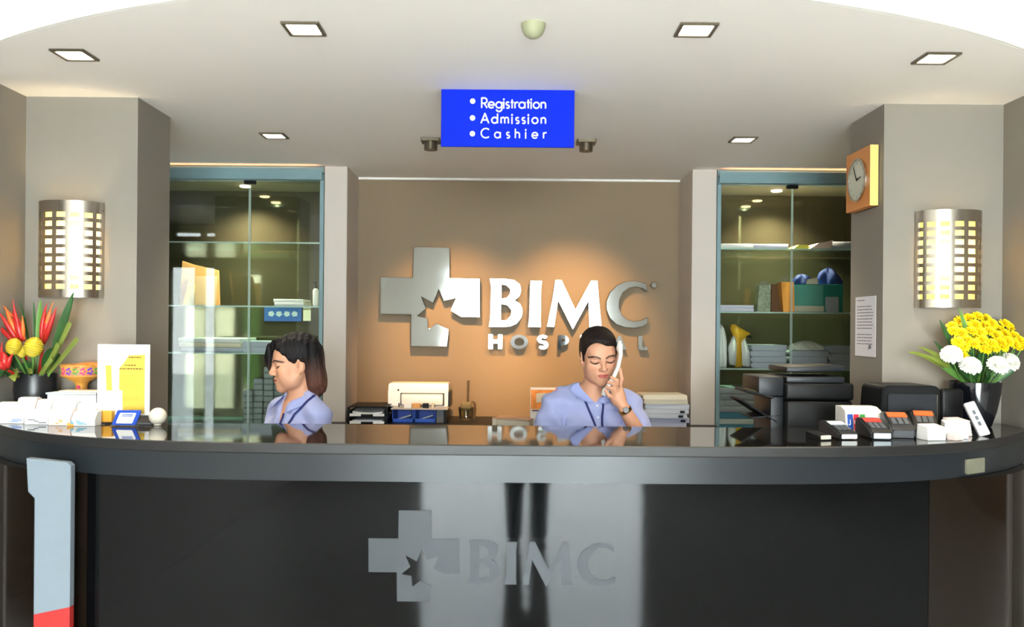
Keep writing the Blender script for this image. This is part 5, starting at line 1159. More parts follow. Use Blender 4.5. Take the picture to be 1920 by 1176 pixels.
# ---------------------------------------------------------------- people: signed distance fields -> one continuous surface
class Field:
    def __init__(s, xs, ys, zs):
        s.ax = [np.asarray(a, dtype=np.float32) for a in (xs, ys, zs)]; s.F = np.full([len(a) for a in s.ax], .3, np.float32)
    def sl(s, lo, hi):
        r = []
        for a, l, h in zip(s.ax, lo, hi):
            i0, i1 = max(0, int(np.searchsorted(a, l)) - 1), min(len(a), int(np.searchsorted(a, h)) + 1)
            if i1 - i0 < 2: return None
            r.append(slice(i0, i1))
        return tuple(r)
    def pts(s, r): return np.meshgrid(*[a[q] for a, q in zip(s.ax, r)], indexing='ij', sparse=True)
    def put(s, r, d, k, mode):
        A = s.F[r]
        if mode == 'add':
            if k > 0: h = np.maximum(k - np.abs(A - d), 0) / k; s.F[r] = np.minimum(A, d) - h * h * k * .25
            else: s.F[r] = np.minimum(A, d)
        else:
            d = -d
            if k > 0: h = np.maximum(k - np.abs(A - d), 0) / k; s.F[r] = np.maximum(A, d) + h * h * k * .25
            else: s.F[r] = np.maximum(A, d)
    def cap(s, a, b, ra, rb=None, k=.01, mode='add'):
        a, b = np.array(a, np.float32), np.array(b, np.float32); rb = ra if rb is None else rb; m = max(ra, rb) + k + .02
        r = s.sl(np.minimum(a, b) - m, np.maximum(a, b) + m)
        if r is None: return
        X, Y, Z = s.pts(r); d = b - a; L2 = max(float(d @ d), 1e-9)
        t = np.clip(((X - a[0]) * d[0] + (Y - a[1]) * d[1] + (Z - a[2]) * d[2]) / L2, 0, 1)
        q = np.sqrt((X - a[0] - t * d[0]) ** 2 + (Y - a[1] - t * d[1]) ** 2 + (Z - a[2] - t * d[2]) ** 2) - (ra + (rb - ra) * t)
        s.put(r, q, k, mode)
    def ell(s, c, rad, R=None, k=.01, mode='add'):
        c = np.array(c, np.float32); rad = np.array(rad, np.float32); m = float(max(rad)) + k + .02
        r = s.sl(c - m, c + m)
        if r is None: return
        X, Y, Z = s.pts(r); X, Y, Z = X - c[0], Y - c[1], Z - c[2]
        if R is not None: X, Y, Z = [R[0][i] * X + R[1][i] * Y + R[2][i] * Z for i in range(3)]
        k0 = np.sqrt((X / rad[0]) ** 2 + (Y / rad[1]) ** 2 + (Z / rad[2]) ** 2); k1 = np.sqrt((X / rad[0] ** 2) ** 2 + (Y / rad[1] ** 2) ** 2 + (Z / rad[2] ** 2) ** 2)
        s.put(r, k0 * (k0 - 1) / np.maximum(k1, 1e-6), k, mode)
    def noise(s, amp, fn):
        X, Y, Z = np.meshgrid(*s.ax, indexing='ij', sparse=True); s.F = s.F + (amp * fn(X, Y, Z)).astype(np.float32)
    def mesh(s, smooth=1):
        F = s.F; ax = s.ax; S_ = F < 0
        n = [m - 1 for m in F.shape]
        cnt = np.zeros(n, np.int8)
        for i in (0, 1):
            for j in (0, 1):
                for k in (0, 1): cnt += S_[i:n[0] + i, j:n[1] + j, k:n[2] + k]
        idx = np.argwhere((cnt > 0) & (cnt < 8)); N = len(idx)
        acc = np.zeros((N, 3)); num = np.zeros(N)
        for d in range(3):
            o = [e for e in range(3) if e != d]
            for u in (0, 1):
                for v in (0, 1):
                    a = idx.copy(); a[:, o[0]] += u; a[:, o[1]] += v; b = a.copy(); b[:, d] += 1
                    fa, fb = F[tuple(a.T)], F[tuple(b.T)]; m = (fa < 0) != (fb < 0); t = np.where(m, fa / np.where(m, fa - fb, 1), 0)
                    p = a.astype(float); p[:, d] += t; acc[m] += p[m]; num[m] += 1
        acc /= num[:, None]
        V = np.stack([np.interp(acc[:, d], np.arange(len(ax[d])), ax[d]) for d in range(3)], 1)
        mp = np.full(n, -1, np.int32); mp[tuple(idx.T)] = np.arange(N)
        Q = []
        for d in range(3):
            o = [(d + 1) % 3, (d + 2) % 3]
            sa = [slice(None)] * 3; sb = [slice(None)] * 3; sa[d] = slice(0, -1); sb[d] = slice(1, None)
            for e in o: sa[e] = sb[e] = slice(1, -1)
            A, B = S_[tuple(sa)], S_[tuple(sb)]
            e = np.argwhere(A != B); fl = A[tuple(e.T)]
            for q in o: e[:, q] += 1
            def g(du, dv):
                c = e.copy(); c[:, o[0]] += du; c[:, o[1]] += dv; return mp[tuple(c.T)]
            q = np.stack([g(-1, -1), g(0, -1), g(0, 0), g(-1, 0)], 1); q[~fl] = q[~fl][:, ::-1]; Q.append(q)
        Q = np.concatenate(Q); Q = Q[(Q >= 0).all(1)]
        for _ in range(smooth):
            s2 = np.zeros_like(V); c2 = np.zeros(N)
            for a, b in ((0, 1), (1, 2), (2, 3), (3, 0)):
                np.add.at(s2, Q[:, a], V[Q[:, b]]); np.add.at(c2, Q[:, a], 1); np.add.at(s2, Q[:, b], V[Q[:, a]]); np.add.at(c2, Q[:, b], 1)
            V = V * .5 + .5 * s2 / np.maximum(c2, 1)[:, None]
        return V, Q
def np_obj(name, V, Q, m, parent, org, col=None):
    me = bpy.data.meshes.new(name); me.vertices.add(len(V)); me.vertices.foreach_set('co', (V - np.array(org)).astype(np.float32).ravel())
    me.loops.add(Q.size); me.loops.foreach_set('vertex_index', Q.astype(np.int32).ravel()); me.polygons.add(len(Q))
    me.polygons.foreach_set('loop_start', np.arange(0, Q.size, 4, dtype=np.int32)); me.update(calc_edges=True); me.validate()
    me.polygons.foreach_set('use_smooth', np.ones(len(me.polygons), bool))
    if col is not None:
        a = me.color_attributes.new('Col', 'FLOAT_COLOR', 'POINT'); a.data.foreach_set('color', np.concatenate([col, np.ones((len(V), 1))], 1).astype(np.float32).ravel())
    return obj(name, me, m, parent)
def frame(phi, pitch=0, roll=0):
    """columns: subject's right, forward, up; phi = heading in the floor plane, pitch>0 looks down, roll>0 tips the head to its right"""
    f = np.array([math.cos(phi), math.sin(phi), 0]); u = np.array([0, 0, 1.]); r = np.cross(f, u)
    f2 = f * math.cos(pitch) - u * math.sin(pitch); u2 = u * math.cos(pitch) + f * math.sin(pitch)
    r3 = r * math.cos(roll) - u2 * math.sin(roll); u3 = u2 * math.cos(roll) + r * math.sin(roll)
    return np.stack([r3, f2, u3], 1)
def graded(lo, hi, f0, f1, fine, coarse):
    out = [lo]
    while out[-1] < hi:
        x = out[-1]; d = max(f0 - x, x - f1, 0); out.append(x + min(coarse, fine + d * .12))
    return out
def head(Fd, R, c, sc=1.0, fem=1.0):
    W = lambda p: c + R @ (np.array(p) * sc)
    E = lambda p, r, k=.01, mode='add', RR=None: Fd.ell(W(p), np.array(r) * sc, R if RR is None else RR, k * sc, mode)
    K = lambda a, b, ra, rb=None, k=.01, mode='add': Fd.cap(W(a), W(b), ra * sc, None if rb is None else rb * sc, k * sc, mode)
    E((0, -.012, .032), (.0715, .086, .077), 0)
    E((0, .028, -.022), (.0600, .060, .078), .03)
    E((0, .052, .030), (.052, .036, .045), .02)
    for s in (-1, 1):
        K((s * .054, .0, -.046), (s * .042, .022, -.073), .017, .016, .03); K((s * .042, .022, -.073), (s * .012, .068, -.099), .016, .014, .025)
        E((s * .040, .060, -.030), (.024, .022, .024), .025)
    for s in (-1, 1): E((s * .031, .050, -.062), (.025, .025, .028), .03)
    E((0, .072, -.098), (.018, .016, .015), .022)
    K((-.030, .078, .012), (.030, .078, .012), .011, None, .018)
    E((0, .075, -.066), (.026, .020, .022), .018)
    for s in (-1, 1):
        E((s * .031, .096, -.005), (.017, .015, .0115), .013, 'sub')
        E((s * .031, .0735, -.006), (.0145, .0145, .0125), .004)
        K((s * .018, .0845, -.001), (s * .044, .078, -.001), .0045, .004, .006)
    K((0, .086, .006), (0, .104, -.030), .0075, .0095, .012); E((0, .105, -.034), (.0105, .0095, .0085), .007)
    for s in (-1, 1):
        E((s * .0115, .094, -.038), (.0075, .010, .0065), .006); E((s * .006, .101, -.0435), (.0032, .004, .0026), .003, 'sub')
    K((-.019, .083, -.0615), (-.004, .093, -.0590), .0042, .0058, .006); K((.019, .083, -.0615), (.004, .093, -.0590), .0042, .0058, .006)
    K((-.016, .083, -.0700), (.016, .083, -.0700), .0055, None, .007); E((0, .0895, -.0700), (.011, .007, .0062), .006)
    K((-.022, .090, -.0645), (.022, .090, -.0645), .0014, None, .003, 'sub'); K((-.020, .086, -.0640), (0, .0985, -.0645), .0012, None, .003, 'sub'); K((.020, .086, -.0640), (0, .0985, -.0645), .0012, None, .003, 'sub')
    for s in (-1, 1):
        RR = R @ np.array(Matrix.Rotation(s * -.35, 3, 'Z') @ Matrix.Rotation(-.15, 3, 'X'))
        E((s * .0725, -.010, -.012), (.0075, .0185, .031), .005, 'add', RR); E((s * .0800, -.004, -.010), (.006, .011, .020), .006, 'sub', RR); E((s * .071, -.002, -.037), (.006, .008, .009), .006)
        E((s * .077, .006, -.013), (.004, .004, .007), .004)
def paint_head(V, R, c, sc, skin, lip, brow, bw=.0026, eyes=0.0):
    L = ((V - c) @ R) / sc; x, y, z = L.T; col = np.tile(np.array(skin), (len(V), 1))
    front = (y > .035) & (y < .112) & (z > -.12) & (z < .08) & (np.abs(x) < .07)
    def mixin(w, cc):
        w = np.clip(w, 0, 1) * front; col[:] = col * (1 - w[:, None]) + np.array(cc) * w[:, None]
    def seg(pts, x, z):
        d = np.full(len(x), 9.)
        for (x0, z0), (x1, z1) in zip(pts, pts[1:]):
            dx, dz = x1 - x0, z1 - z0; t = np.clip(((x - x0) * dx + (z - z0) * dz) / (dx * dx + dz * dz), 0, 1); d = np.minimum(d, np.hypot(x - x0 - t * dx, z - z0 - t * dz))
        return d
    ax_ = np.abs(x)
    # cheeks a little warmer, lips, brows, lashes
    mixin(.30 * np.exp(-((ax_ - .042) ** 2 + (z + .032) ** 2) / .0004), (skin[0] * 1.0, skin[1] * .72, skin[2] * .68))
    lipm = ((x / .0225) ** 2 + ((z + .0652) / .0098) ** 2 < 1) & (y > .06); mixin(lipm * .85, lip)
    mixin(.8 - (seg([(-.023, -.0632), (-.008, -.0640), (0, -.0648), (.008, -.0640), (.023, -.0632)], x, z)) / .0016, np.array(lip) * .35)
    mixin(1.5 - seg([(.013, .0115), (.026, .0185), (.041, .0185), (.055, .0095)], ax_, z) / bw, brow)
    lash = [(.0165, -.0088), (.024, -.0120), (.034, -.0132), (.042, -.0110), (.050, -.0068)]
    mixin(1.6 - seg(lash, ax_, z) / (.0019 + .0003 * (bw > .003)), (.012, .009, .008))
    mixin(.35 * (1 - seg([(.019, -.002), (.033, .000), (.046, -.002)], ax_, z) / .006), np.array(skin) * .62)
    if eyes: mixin(1.2 - seg([(.024, -.0102), (.041, -.0102)], ax_, z) / .0026, (.03, .02, .018))
    mixin(1.0 - np.hypot(ax_ - .006, z + .0435) / .0032, np.array(skin) * .25)
    return col
def lin3(r, g, b): return np.array([lin(r), lin(g), lin(b)])
mat('skin', (255, 255, 255), .48, attr=True, noise=.03, scale=60, spec=.4)
MATS['skin'].node_tree.nodes['Principled BSDF'].inputs['Subsurface Weight'].default_value = .0
mat('hair', (255, 255, 255), .5, attr=True, noise=.3, scale=30, stretch=(6, 6, .35), bump=.5, bscale=45, spec=.22)
mat('shirt_blue', (164, 172, 218), .8, noise=.02, scale=120, sheen=.2, bump=.06, bscale=30)
mat('shirt_collar', (156, 166, 218), .8, noise=.02, scale=120)
mat('trousers_navy', (30, 34, 52), .8, noise=.06); mat('shoe_black', (18, 18, 20), .35); mat('lanyard', (26, 36, 104), .6, noise=.25, scale=90)
mat('button_white', (226, 228, 240), .4); mat('gold', (206, 160, 84), .28, 1, noise=.05); mat('watch_dark', (40, 34, 30), .3)
def body_dims(Fd, R, base, sh, grow=0.0, wd=1.0, k=.05):
    """torso of a standing figure; base = point on the floor under the neck, sh = shoulder height"""
    W = lambda p: base + R @ np.array(p)
    g = grow
    Fd.ell(W((0, 0, sh - .10)), (.165 * wd + g, .100 + g, .15 + g), R, k)
    Fd.cap(W((-.148 * wd, 0, sh - .010)), W((.148 * wd, 0, sh - .010)), .045 * wd + g, None, k)
    for s in (-1, 1):
        Fd.cap(W((s * .035, -.012, sh + .045)), W((s * .125 * wd, -.006, sh + .012)), .034 * wd + g, .036 * wd + g, .04)
        Fd.ell(W((s * .072, .072, sh - .135)), (.066 + g, .058 + g, .066 + g), R, .05)
    Fd.ell(W((0, 0, sh - .30)), (.132 + g, .092 + g, .18 + g), R, .06)
    Fd.ell(W((0, -.012, sh - .46)), (.165 + g, .115 + g, .13 + g), R, .06)
def legs(Fd, R, base, top, grow=0.0):
    W = lambda p: base + R @ np.array(p)
    for s in (-1, 1):
        Fd.cap(W((s * .085, -.01, top)), W((s * .085, .0, top * .52)), .085 + grow, .058 + grow, .05); Fd.cap(W((s * .085, .0, top * .52)), W((s * .085, -.015, .08)), .055 + grow, .040 + grow, .02)
def surf_y(Fd, x, z, y0=None):
    """first crossing of the field, coming from the camera, at (x, z)"""
    i = int(np.argmin(abs(Fd.ax[0] - x))); k = int(np.argmin(abs(Fd.ax[2] - z))); col = Fd.F[i, :, k]; j = np.argmax(col < 0)
    if not (col < 0).any(): return None
    if j == 0: return float(Fd.ax[1][0])
    a, b = col[j - 1], col[j]; t = a / (a - b); return float(Fd.ax[1][j - 1] + t * (Fd.ax[1][j] - Fd.ax[1][j - 1]))
def ribbon(name, pts, w_, Fd, m, parent, org, lift=.003):
    """flat strap laid on the front of the field along (x, z) points"""
    rows = []; P_ = []
    for (a, b) in zip(pts, pts[1:]):
        for q in range(8): P_.append((a[0] + (b[0] - a[0]) * q / 8, a[1] + (b[1] - a[1]) * q / 8))
    P_.append(pts[-1])
    for i, (x, z) in enumerate(P_):
        x2, z2 = P_[min(i + 1, len(P_) - 1)]; x1, z1_ = P_[max(i - 1, 0)]; d = np.array([x2 - x1, z2 - z1_]); d /= max(np.linalg.norm(d), 1e-6); n = np.array([-d[1], d[0]]) * w_ / 2
        r = []
        for s in (-1, 0, 1):
            xx, zz2_ = x + n[0] * s, z + n[1] * s; yy = surf_y(Fd, xx, zz2_)
            r.append(Vector((xx, (yy if yy is not None else 9), zz2_)))
        ym = min(q.y for q in r)
        if ym > 8: continue
        for q in r: q.y = min(q.y, ym + .004) - lift
        rows.append([q - Vector(org) for q in r])
    b = BM(); sheet(b, rows, .0012); bmesh.ops.recalc_face_normals(b, faces=b.faces)
    return obj(name, b, m, parent, smooth=60)
def collar(parent, org, R, nb, r_in, front_l, front_r, m, hgt=.034):
    """two collar leaves round the neck; nb = neck-base centre, front points = tips (world)"""
    for s, tip in ((-1, front_l), (1, front_r)):
        rows = [[], [], []]; N = 14
        for i in range(N + 1):
            u = i / N; a = PI * (1 - .80 * u)      # 180 deg (nape) -> 36 deg from the front
            cx_, cy_ = s * math.sin(a) * r_in[0], math.cos(a) * r_in[1]
            zt_ = hgt * (1 - .85 * u ** 1.6); lo = .022 + .012 * u
            pin = nb + R @ np.array((cx_, cy_, zt_)); pm = nb + R @ np.array((cx_ * 1.14, cy_ * 1.14, zt_ - .002)); po = nb + R @ np.array((cx_ * (1.42 + .15 * u), cy_ * (1.42 + .10 * u), zt_ - lo * 1.15))
            if u > .7:
                f = ((u - .7) / .3) ** 1.2; po = po * (1 - f) + np.array(tip) * f
            rows[0].append(Vector(pin) - Vector(org)); rows[1].append(Vector(pm) - Vector(org)); rows[2].append(Vector(po) - Vector(org))
        b = BM(); sheet(b, rows, .0025); bmesh.ops.recalc_face_normals(b, faces=b.faces)
        o = obj('collar', b, m, parent, smooth=60); md = o.modifiers.new('sub', 'SUBSURF'); md.levels = md.render_levels = 1
def shoes(parent, base, R, org):
    for s in (-1, 1):
        p = base + R @ np.array((s * .085, .04, 0)); b = BM(); M_ = Matrix.Translation(Vector(p) - Vector(org)) @ Matrix(R.tolist()).to_4x4()
        box(b, (-.042, -.10, .001), (.042, .14, .07), .03, 4, M=M_); obj('shoe', b, 'shoe_black', parent, smooth=60)

# ================================================================ woman on the phone
def build_phone_person():
    Yc = 3.50; hc = np.array(P(1123, 665, Yc)); Rh = frame(-PI / 2 + .10, .26, .07); sc = .97
    Rb = frame(-PI / 2 - .05); nb = np.array(P(1112, 738, Yc + .035)); base = np.array((nb[0] , nb[1] + .01, 0.0)); sh = nb[2] - .035
    org = (float(base[0]), float(base[1]), 0.0)
    t = thing('person', 'person in a lavender blue shirt looking down with a white handset at one ear', 'person', org)
    x0, x1 = base[0] - .34, base[0] + .36
    xs = graded(x0, x1, hc[0] - .10, hc[0] + .13, .0020, .006); ys = graded(Yc - .36, Yc + .26, hc[1] - .13, hc[1] + .09, .0020, .007); zs = graded(.02, 1.55, hc[2] - .24, hc[2] + .13, .0020, .012)
    # arms (world points)
    shR, elR = np.array(P(1034, 762, Yc + .02)), np.array(P(1008, 860, Yc - .02)); wrR = np.array((elR[0] + .12, Yc - .26, elR[2] - .04))
    shL, elL, wrL = np.array(P(1184, 765, Yc + .01)), np.array(P(1210, 836, Yc - .13)), np.array(P(1168, 762, Yc - .17))
    Bd = Field(xs, ys, zs)
    body_dims(Bd, Rb, base, sh, -.006)
    legs(Bd, Rb, base, .74, -.006)
    neck_top = hc + Rh @ np.array((0, -.022, -.062))
    Bd.cap(nb + np.array((0, 0.0, -.03)), neck_top, .054, .049, .03)
    head(Bd, Rh, hc, sc)
    Bd.cap(shR, elR, .042, .034, .03); Bd.cap(elR, wrR, .033, .024, .02); Bd.cap(wrR, wrR + np.array((.04, -.06, -.005)), .024, .014, .02)
    Bd.cap(shL, elL, .042, .035, .03); Bd.cap(elL, wrL, .036, .0225, .015)
    # hand round the handset: palm plus five separate fingers
    H = Field(xs, ys, zs)
    Yh = Yc - .165
    q = lambda px, py, dy=0: np.array(P(px, py, Yh + dy))
    H.cap(wrL, q(1160, 750, .005), .0215, .022, 0)
    H.ell((q(1160, 750, .005) + q(1153, 736, .01)) / 2, (.026, .018, .034), None, .02)
    H.cap(q(1163, 748, .012), q(1160, 728, .018), .019, .016, .02)
    fing = [  # knuckle, middle joint, fingertip : index (top) .. little, then the thumb
        ([(1161, 729, .012), (1166, 712, .010), (1163, 692, .022)], .0088),
        ([(1158, 731, -.002), (1157, 714, -.014), (1147, 708, -.006)], .0090),
        ([(1155, 736, -.006), (1151, 720, -.020), (1141, 717, -.010)], .0088),
        ([(1152, 742, -.006), (1146, 729, -.021), (1137, 726, -.010)], .0080),
        ([(1152, 748, .004), (1142, 742, -.008), (1136, 733, -.004)], .0094)]
    for js, r_ in fing:
        pr = [q(*j) for j in js]; H.cap(pr[0], pr[1], r_, r_ * .95, .006); H.cap(pr[1], pr[2], r_ * .95, r_ * .80, .003)
    Bd.F = np.where(np.abs(Bd.F - H.F) < .0, Bd.F, np.minimum(Bd.F, H.F))
    V, Q = Bd.mesh(1)
    skin = lin3(214, 158, 128); col = paint_head(V, Rh, hc, sc, skin, lin3(192, 92, 86), lin3(40, 26, 22), .0031, eyes=1)
    np_obj('body', V, Q, 'skin', t, org, col)
    # hair: short at the sides, combed over, hairline falling towards one side
    Hf = Field(graded(hc[0] - .12, hc[0] + .12, -9, 9, .0024, .0024), graded(hc[1] - .13, hc[1] + .16, -9, 9, .0024, .0024), graded(hc[2] - .15, hc[2] + .15, -9, 9, .0024, .0024))
    W = lambda p: hc + Rh @ (np.array(p) * sc)
    Hf.ell(W((0, -.018, .036)), (.0790 * sc, .098 * sc, .0825 * sc), Rh, 0)
    Hf.ell(W((0, -.055, -.015)), (.070 * sc, .058 * sc, .070 * sc), Rh, .03)
    Hf.ell(W((0, -.115, -.03)), (.035 * sc, .03 * sc, .035 * sc), Rh, .015)
    Hf.ell(W((0, .050, .078)), (.058 * sc, .034 * sc, .022 * sc), Rh, .025)
    tilt = Rh @ np.array(Matrix.Rotation(.30, 3, 'Y'))
    Hf.ell(W((.010, .112, -.026)), (.068 * sc, .100 * sc, .112 * sc), tilt, .008, 'sub')
    for s in (-1, 1): Hf.ell(W((s * .085, -.004, -.035)), (.026 * sc, .026 * sc, .042 * sc), Rh, .008, 'sub')
    for s in (-1, 1): Hf.cap(W((s * .066, .018, .028)), W((s * .0665, .012, -.020)), .008, .004, .010)
    Hf.ell(hc + np.array((0, 0.03, -.20)), (.3, .3, .09), None, .01, 'sub')
    V, Q = Hf.mesh(1); np_obj('hair', V, Q, 'hair', t, org, np.tile(lin3(30, 21, 19), (len(V), 1)))
    # shirt
    Sf = Field(graded(x0 - .02, x1 + .02, -9, 9, .0042, .0042), graded(Yc - .30, Yc + .22, -9, 9, .0042, .0042), graded(.62, 1.30, -9, 9, .0042, .0042))
    body_dims(Sf, Rb, base, sh, .006)
    e1 = shR + (elR - shR) * .92; Sf.cap(shR + np.array((.01, 0, -.005)), e1, .056, .062, .035)
    e2 = shL + (elL - shL) * .60; Sf.cap(shL + np.array((-.006, 0, -.005)), e2, .053, .056, .035)
    Sf.noise(.0045, lambda X, Y, Z: np.sin(38 * X + 60 * Z + 9 * Y) * np.sin(22 * X - 26 * Z + 1.3) + .5 * np.sin(90 * X + 40 * Z))
    # sleeve folds at the armhole
    Sf.cap(shR + np.array((.048, -.06, -.05)), shR + np.array((.045, -.07, -.20)), .006, .004, .012, 'sub'); Sf.cap(shR + np.array((.02, -.065, -.02)), shR + np.array((.07, -.085, -.10)), .003, .002, .010, 'sub'); Sf.cap(shL + np.array((-.05, -.06, -.03)), shL + np.array((-.045, -.08, -.14)), .005, .003, .012, 'sub')
    V0 = P(1119, 752, Yc - .1); nbv = np.array(P(1114, 733, Yc))
    # neck opening: a V cut through the front
    tipV = np.array(P(1120, 755, Yc - .10))
    for s, wv in ((-1, .052), (1, .048)):
        for q_ in range(7):
            f = q_ / 6; c0_ = tipV * (1 - f) + np.array(P(1112 + s * 26, 727, Yc - .06)) * f
        Sf.cap(tipV + np.array((0, -.06, 0)), tipV + np.array((0, .10, .0)), .004, None, .008, 'sub')
    for q_ in range(12):
        f = q_ / 11; z_ = tipV[2] + (nb[2] + .03 - tipV[2]) * f; wd = .004 + .052 * f
        Sf.ell((tipV[0] - .006 * f, Yc - .08 + .01 * f, z_), (wd, .10, .010), None, .006, 'sub')
    Sf.cap(nb + np.array((0, .005, -.06)), nb + np.array((0, 0, .12)), .056, .066, .006, 'sub')
    Sf.ell(e1 + (elR - shR) / np.linalg.norm(elR - shR) * .062, (.07, .07, .03), None, .004, 'sub')
    dL = (elL - shL) / np.linalg.norm(elL - shL); Sf.cap(e2 + dL * .078, e2 + dL * .2, .062, .062, .006, 'sub')
    V, Q = Sf.mesh(1); np_obj('shirt', V, Q, 'shirt_blue', t, org)
    collar(t, org, Rb, nb + np.array((-.002, -.004, -.014)), (.066, .064), P(1134, 740, Yc - .03), P(1100, 738, Yc - .03), 'shirt_collar', .046)
    for inner, outer in (([(1086, 718), (1091, 728), (1102, 740), (1116, 755)], [(1075, 722), (1069, 733), (1082, 746), (1103, 757)]), ([(1148, 722), (1143, 733), (1134, 743), (1122, 756)], [(1160, 727), (1162, 738), (1152, 752), (1135, 759)])):
        rows = []
        for k in range(10):
            f = k / 9 * 3; i = min(2, int(f)); g_ = f - i; a = [inner[i][j] * (1 - g_) + inner[i + 1][j] * g_ for j in (0, 1)]; c = [outer[i][j] * (1 - g_) + outer[i + 1][j] * g_ for j in (0, 1)]; r = []
            for t_ in (0, .25, .5, .75, 1):
                p_ = P(a[0] * (1 - t_) + c[0] * t_, a[1] * (1 - t_) + c[1] * t_, Yc - .07); ys_ = [y for y in (surf_y(Sf, p_.x, p_.z),) if y is not None]; r.append(Vector((p_.x, min(ys_ + [Yc - .035]) - .006 - .006 * math.sin(PI * t_), p_.z)) - Vector(org))
            rows.append(r)
        b = BM(); sheet(b, rows, .003); bmesh.ops.recalc_face_normals(b, faces=b.faces); o = obj('collar_flap', b, 'shirt_collar', t, smooth=60); o.modifiers.new('smooth', 'SMOOTH').iterations = 3
    # placket with buttons, pocket, lanyard
    u = lambda px, py: (P(px, py, Yc - .12).x, P(px, py, Yc - .12).z)
    ribbon('placket', [u(1121, 757), u(1124, 782), u(1126, 830)], .026, Sf, 'shirt_blue', t, org, .0022)
    ribbon('lanyard', [u(1098, 749), u(1104, 764), u(1113, 786), u(1120, 806), u(1128, 832)], .0085, Sf, 'lanyard', t, org, .0045)
    ribbon('lanyard', [u(1138, 738), u(1136, 752), u(1132, 784), u(1131, 808), u(1133, 832)], .0085, Sf, 'lanyard', t, org, .0045)
    for py in (764, 786, 808):
        x, z = u(1123 + (py - 764) * .05, py); y = surf_y(Sf, x, z); b = BM(); lathe(b, [(.0045, 0), (.005, .002), (.003, .003)], 12, M=Matrix.Translation((x - org[0], y - .0035 - org[1], z)) @ STAND); obj('button', b, 'button_white', t)
    rows = [u(1142, 770), u(1166, 770)]
    ribbon('pocket', [u(1143, 772), u(1166, 770)], .008, Sf, 'shirt_collar', t, org, .002)
    for px, py in ((1047, 737),):
        x, z = u(px, py); y = surf_y(Sf, x, z); b = BM()
        if y: lathe(b, [(.006, 0), (.005, .003), (.002, .004)], 12, M=Matrix.Translation((x - org[0], y - .0015 - org[1], z)) @ STAND); o = obj('pin', b, mat('coral', (230, 110, 120), .5), t); o['label'] = 'small coral pink pin'
    # watch and ring
    ax_ = (wrL - elL) / np.linalg.norm(wrL - elL); wc = wrL - ax_ * .018; b = BM()
    M_ = Matrix.Translation(Vector(wc) - Vector(org)) @ Vector(ax_).to_track_quat('Z', 'Y').to_matrix().to_4x4()
    lathe(b, [(.0235, -.007), (.0262, -.007), (.0262, .007), (.0235, .007), (.0235, -.007)], 28, M=M_, cap=False); w_ = obj('watch', b, 'gold', t, smooth=40)
    b = BM(); face_dir = Vector((.0, -.95, .1)); lathe(b, [(.011, .024), (.012, .026), (.011, .029)], 20, M=Matrix.Translation(Vector(wc) - Vector(org)) @ face_dir.to_track_quat('Z', 'Y').to_matrix().to_4x4()); obj('watch_face', b, 'watch_dark', w_)
    pr = q(1157, 722, -.008); b = BM(); lathe(b, [(.0092, -.0015), (.0106, -.0015), (.0106, .0015), (.0092, .0015), (.0092, -.0015)], 18, M=Matrix.Translation(Vector(pr) - Vector(org)) @ Vector((-.1, -.5, 1)).to_track_quat('Z', 'Y').to_matrix().to_4x4(), cap=False); obj('ring', b, 'gold', t)
    # trousers and shoes
    Tf = Field(graded(x0, x1, -9, 9, .007, .007), graded(Yc - .22, Yc + .25, -9, 9, .007, .007), graded(.04, .84, -9, 9, .008, .008))
    Tf.ell(base + Rb @ np.array((0, -.012, .72)), (.178, .128, .12), Rb, 0); legs(Tf, Rb, base, .70, .012); V, Q = Tf.mesh(1); np_obj('trousers', V, Q, 'trousers_navy', t, org)
    shoes(t, base, Rb, org)
    # handset held at the ear: its own thing
    pts_ = [P(1163, 648, Yc - .085), P(1163, 668, Yc - .108), P(1158, 690, Yc - .135), P(1148, 712, Yc - .150), P(1137, 730, Yc - .150)]
    ho = pts_[2]; h = thing('telephone_handset', 'white telephone handset held to the ear by the person in the lavender blue shirt', 'telephone', ho)
    def loft(pp, rads, nm, m='white_plastic'):
        b = BM(); pp = [Vector(p) - ho for p in pp]; rings = []
        for i, (p, (ra, rb2)) in enumerate(zip(pp, rads)):
            d = (pp[min(i + 1, len(pp) - 1)] - pp[max(i - 1, 0)]).normalized(); a = Vector((0, 1, 0)); a = (a - d * a.dot(d)).normalized(); c_ = d.cross(a)
            rings.append([b.verts.new(p + a * ra * math.copysign(abs(math.cos(v)) ** .6, math.cos(v)) + c_ * rb2 * math.copysign(abs(math.sin(v)) ** .6, math.sin(v))) for v in [2 * PI * k / 20 for k in range(20)]])
        for r0, r1 in zip(rings, rings[1:]):
            for k in range(20): b.faces.new((r0[k], r0[(k + 1) % 20], r1[(k + 1) % 20], r1[k]))
        b.faces.new(rings[0][::-1]); b.faces.new(rings[-1]); bmesh.ops.recalc_face_normals(b, faces=b.faces); return obj(nm, b, m, h, smooth=50)
    loft(pts_, [(.019, .0085), (.018, .0085), (.016, .0080), (.017, .0085), (.018, .0095)], 'handle')
    loft([P(1162, 640, Yc - .078), P(1160, 652, Yc - .085), P(1164, 664, Yc - .10)], [(.010, .007), (.021, .0095), (.017, .009)], 'earpiece')
    loft([P(1141, 727, Yc - .148), P(1135, 733, Yc - .148), P(1131, 739, Yc - .140)], [(.018, .011), (.021, .013), (.012, .008)], 'mouthpiece')
build_phone_person()

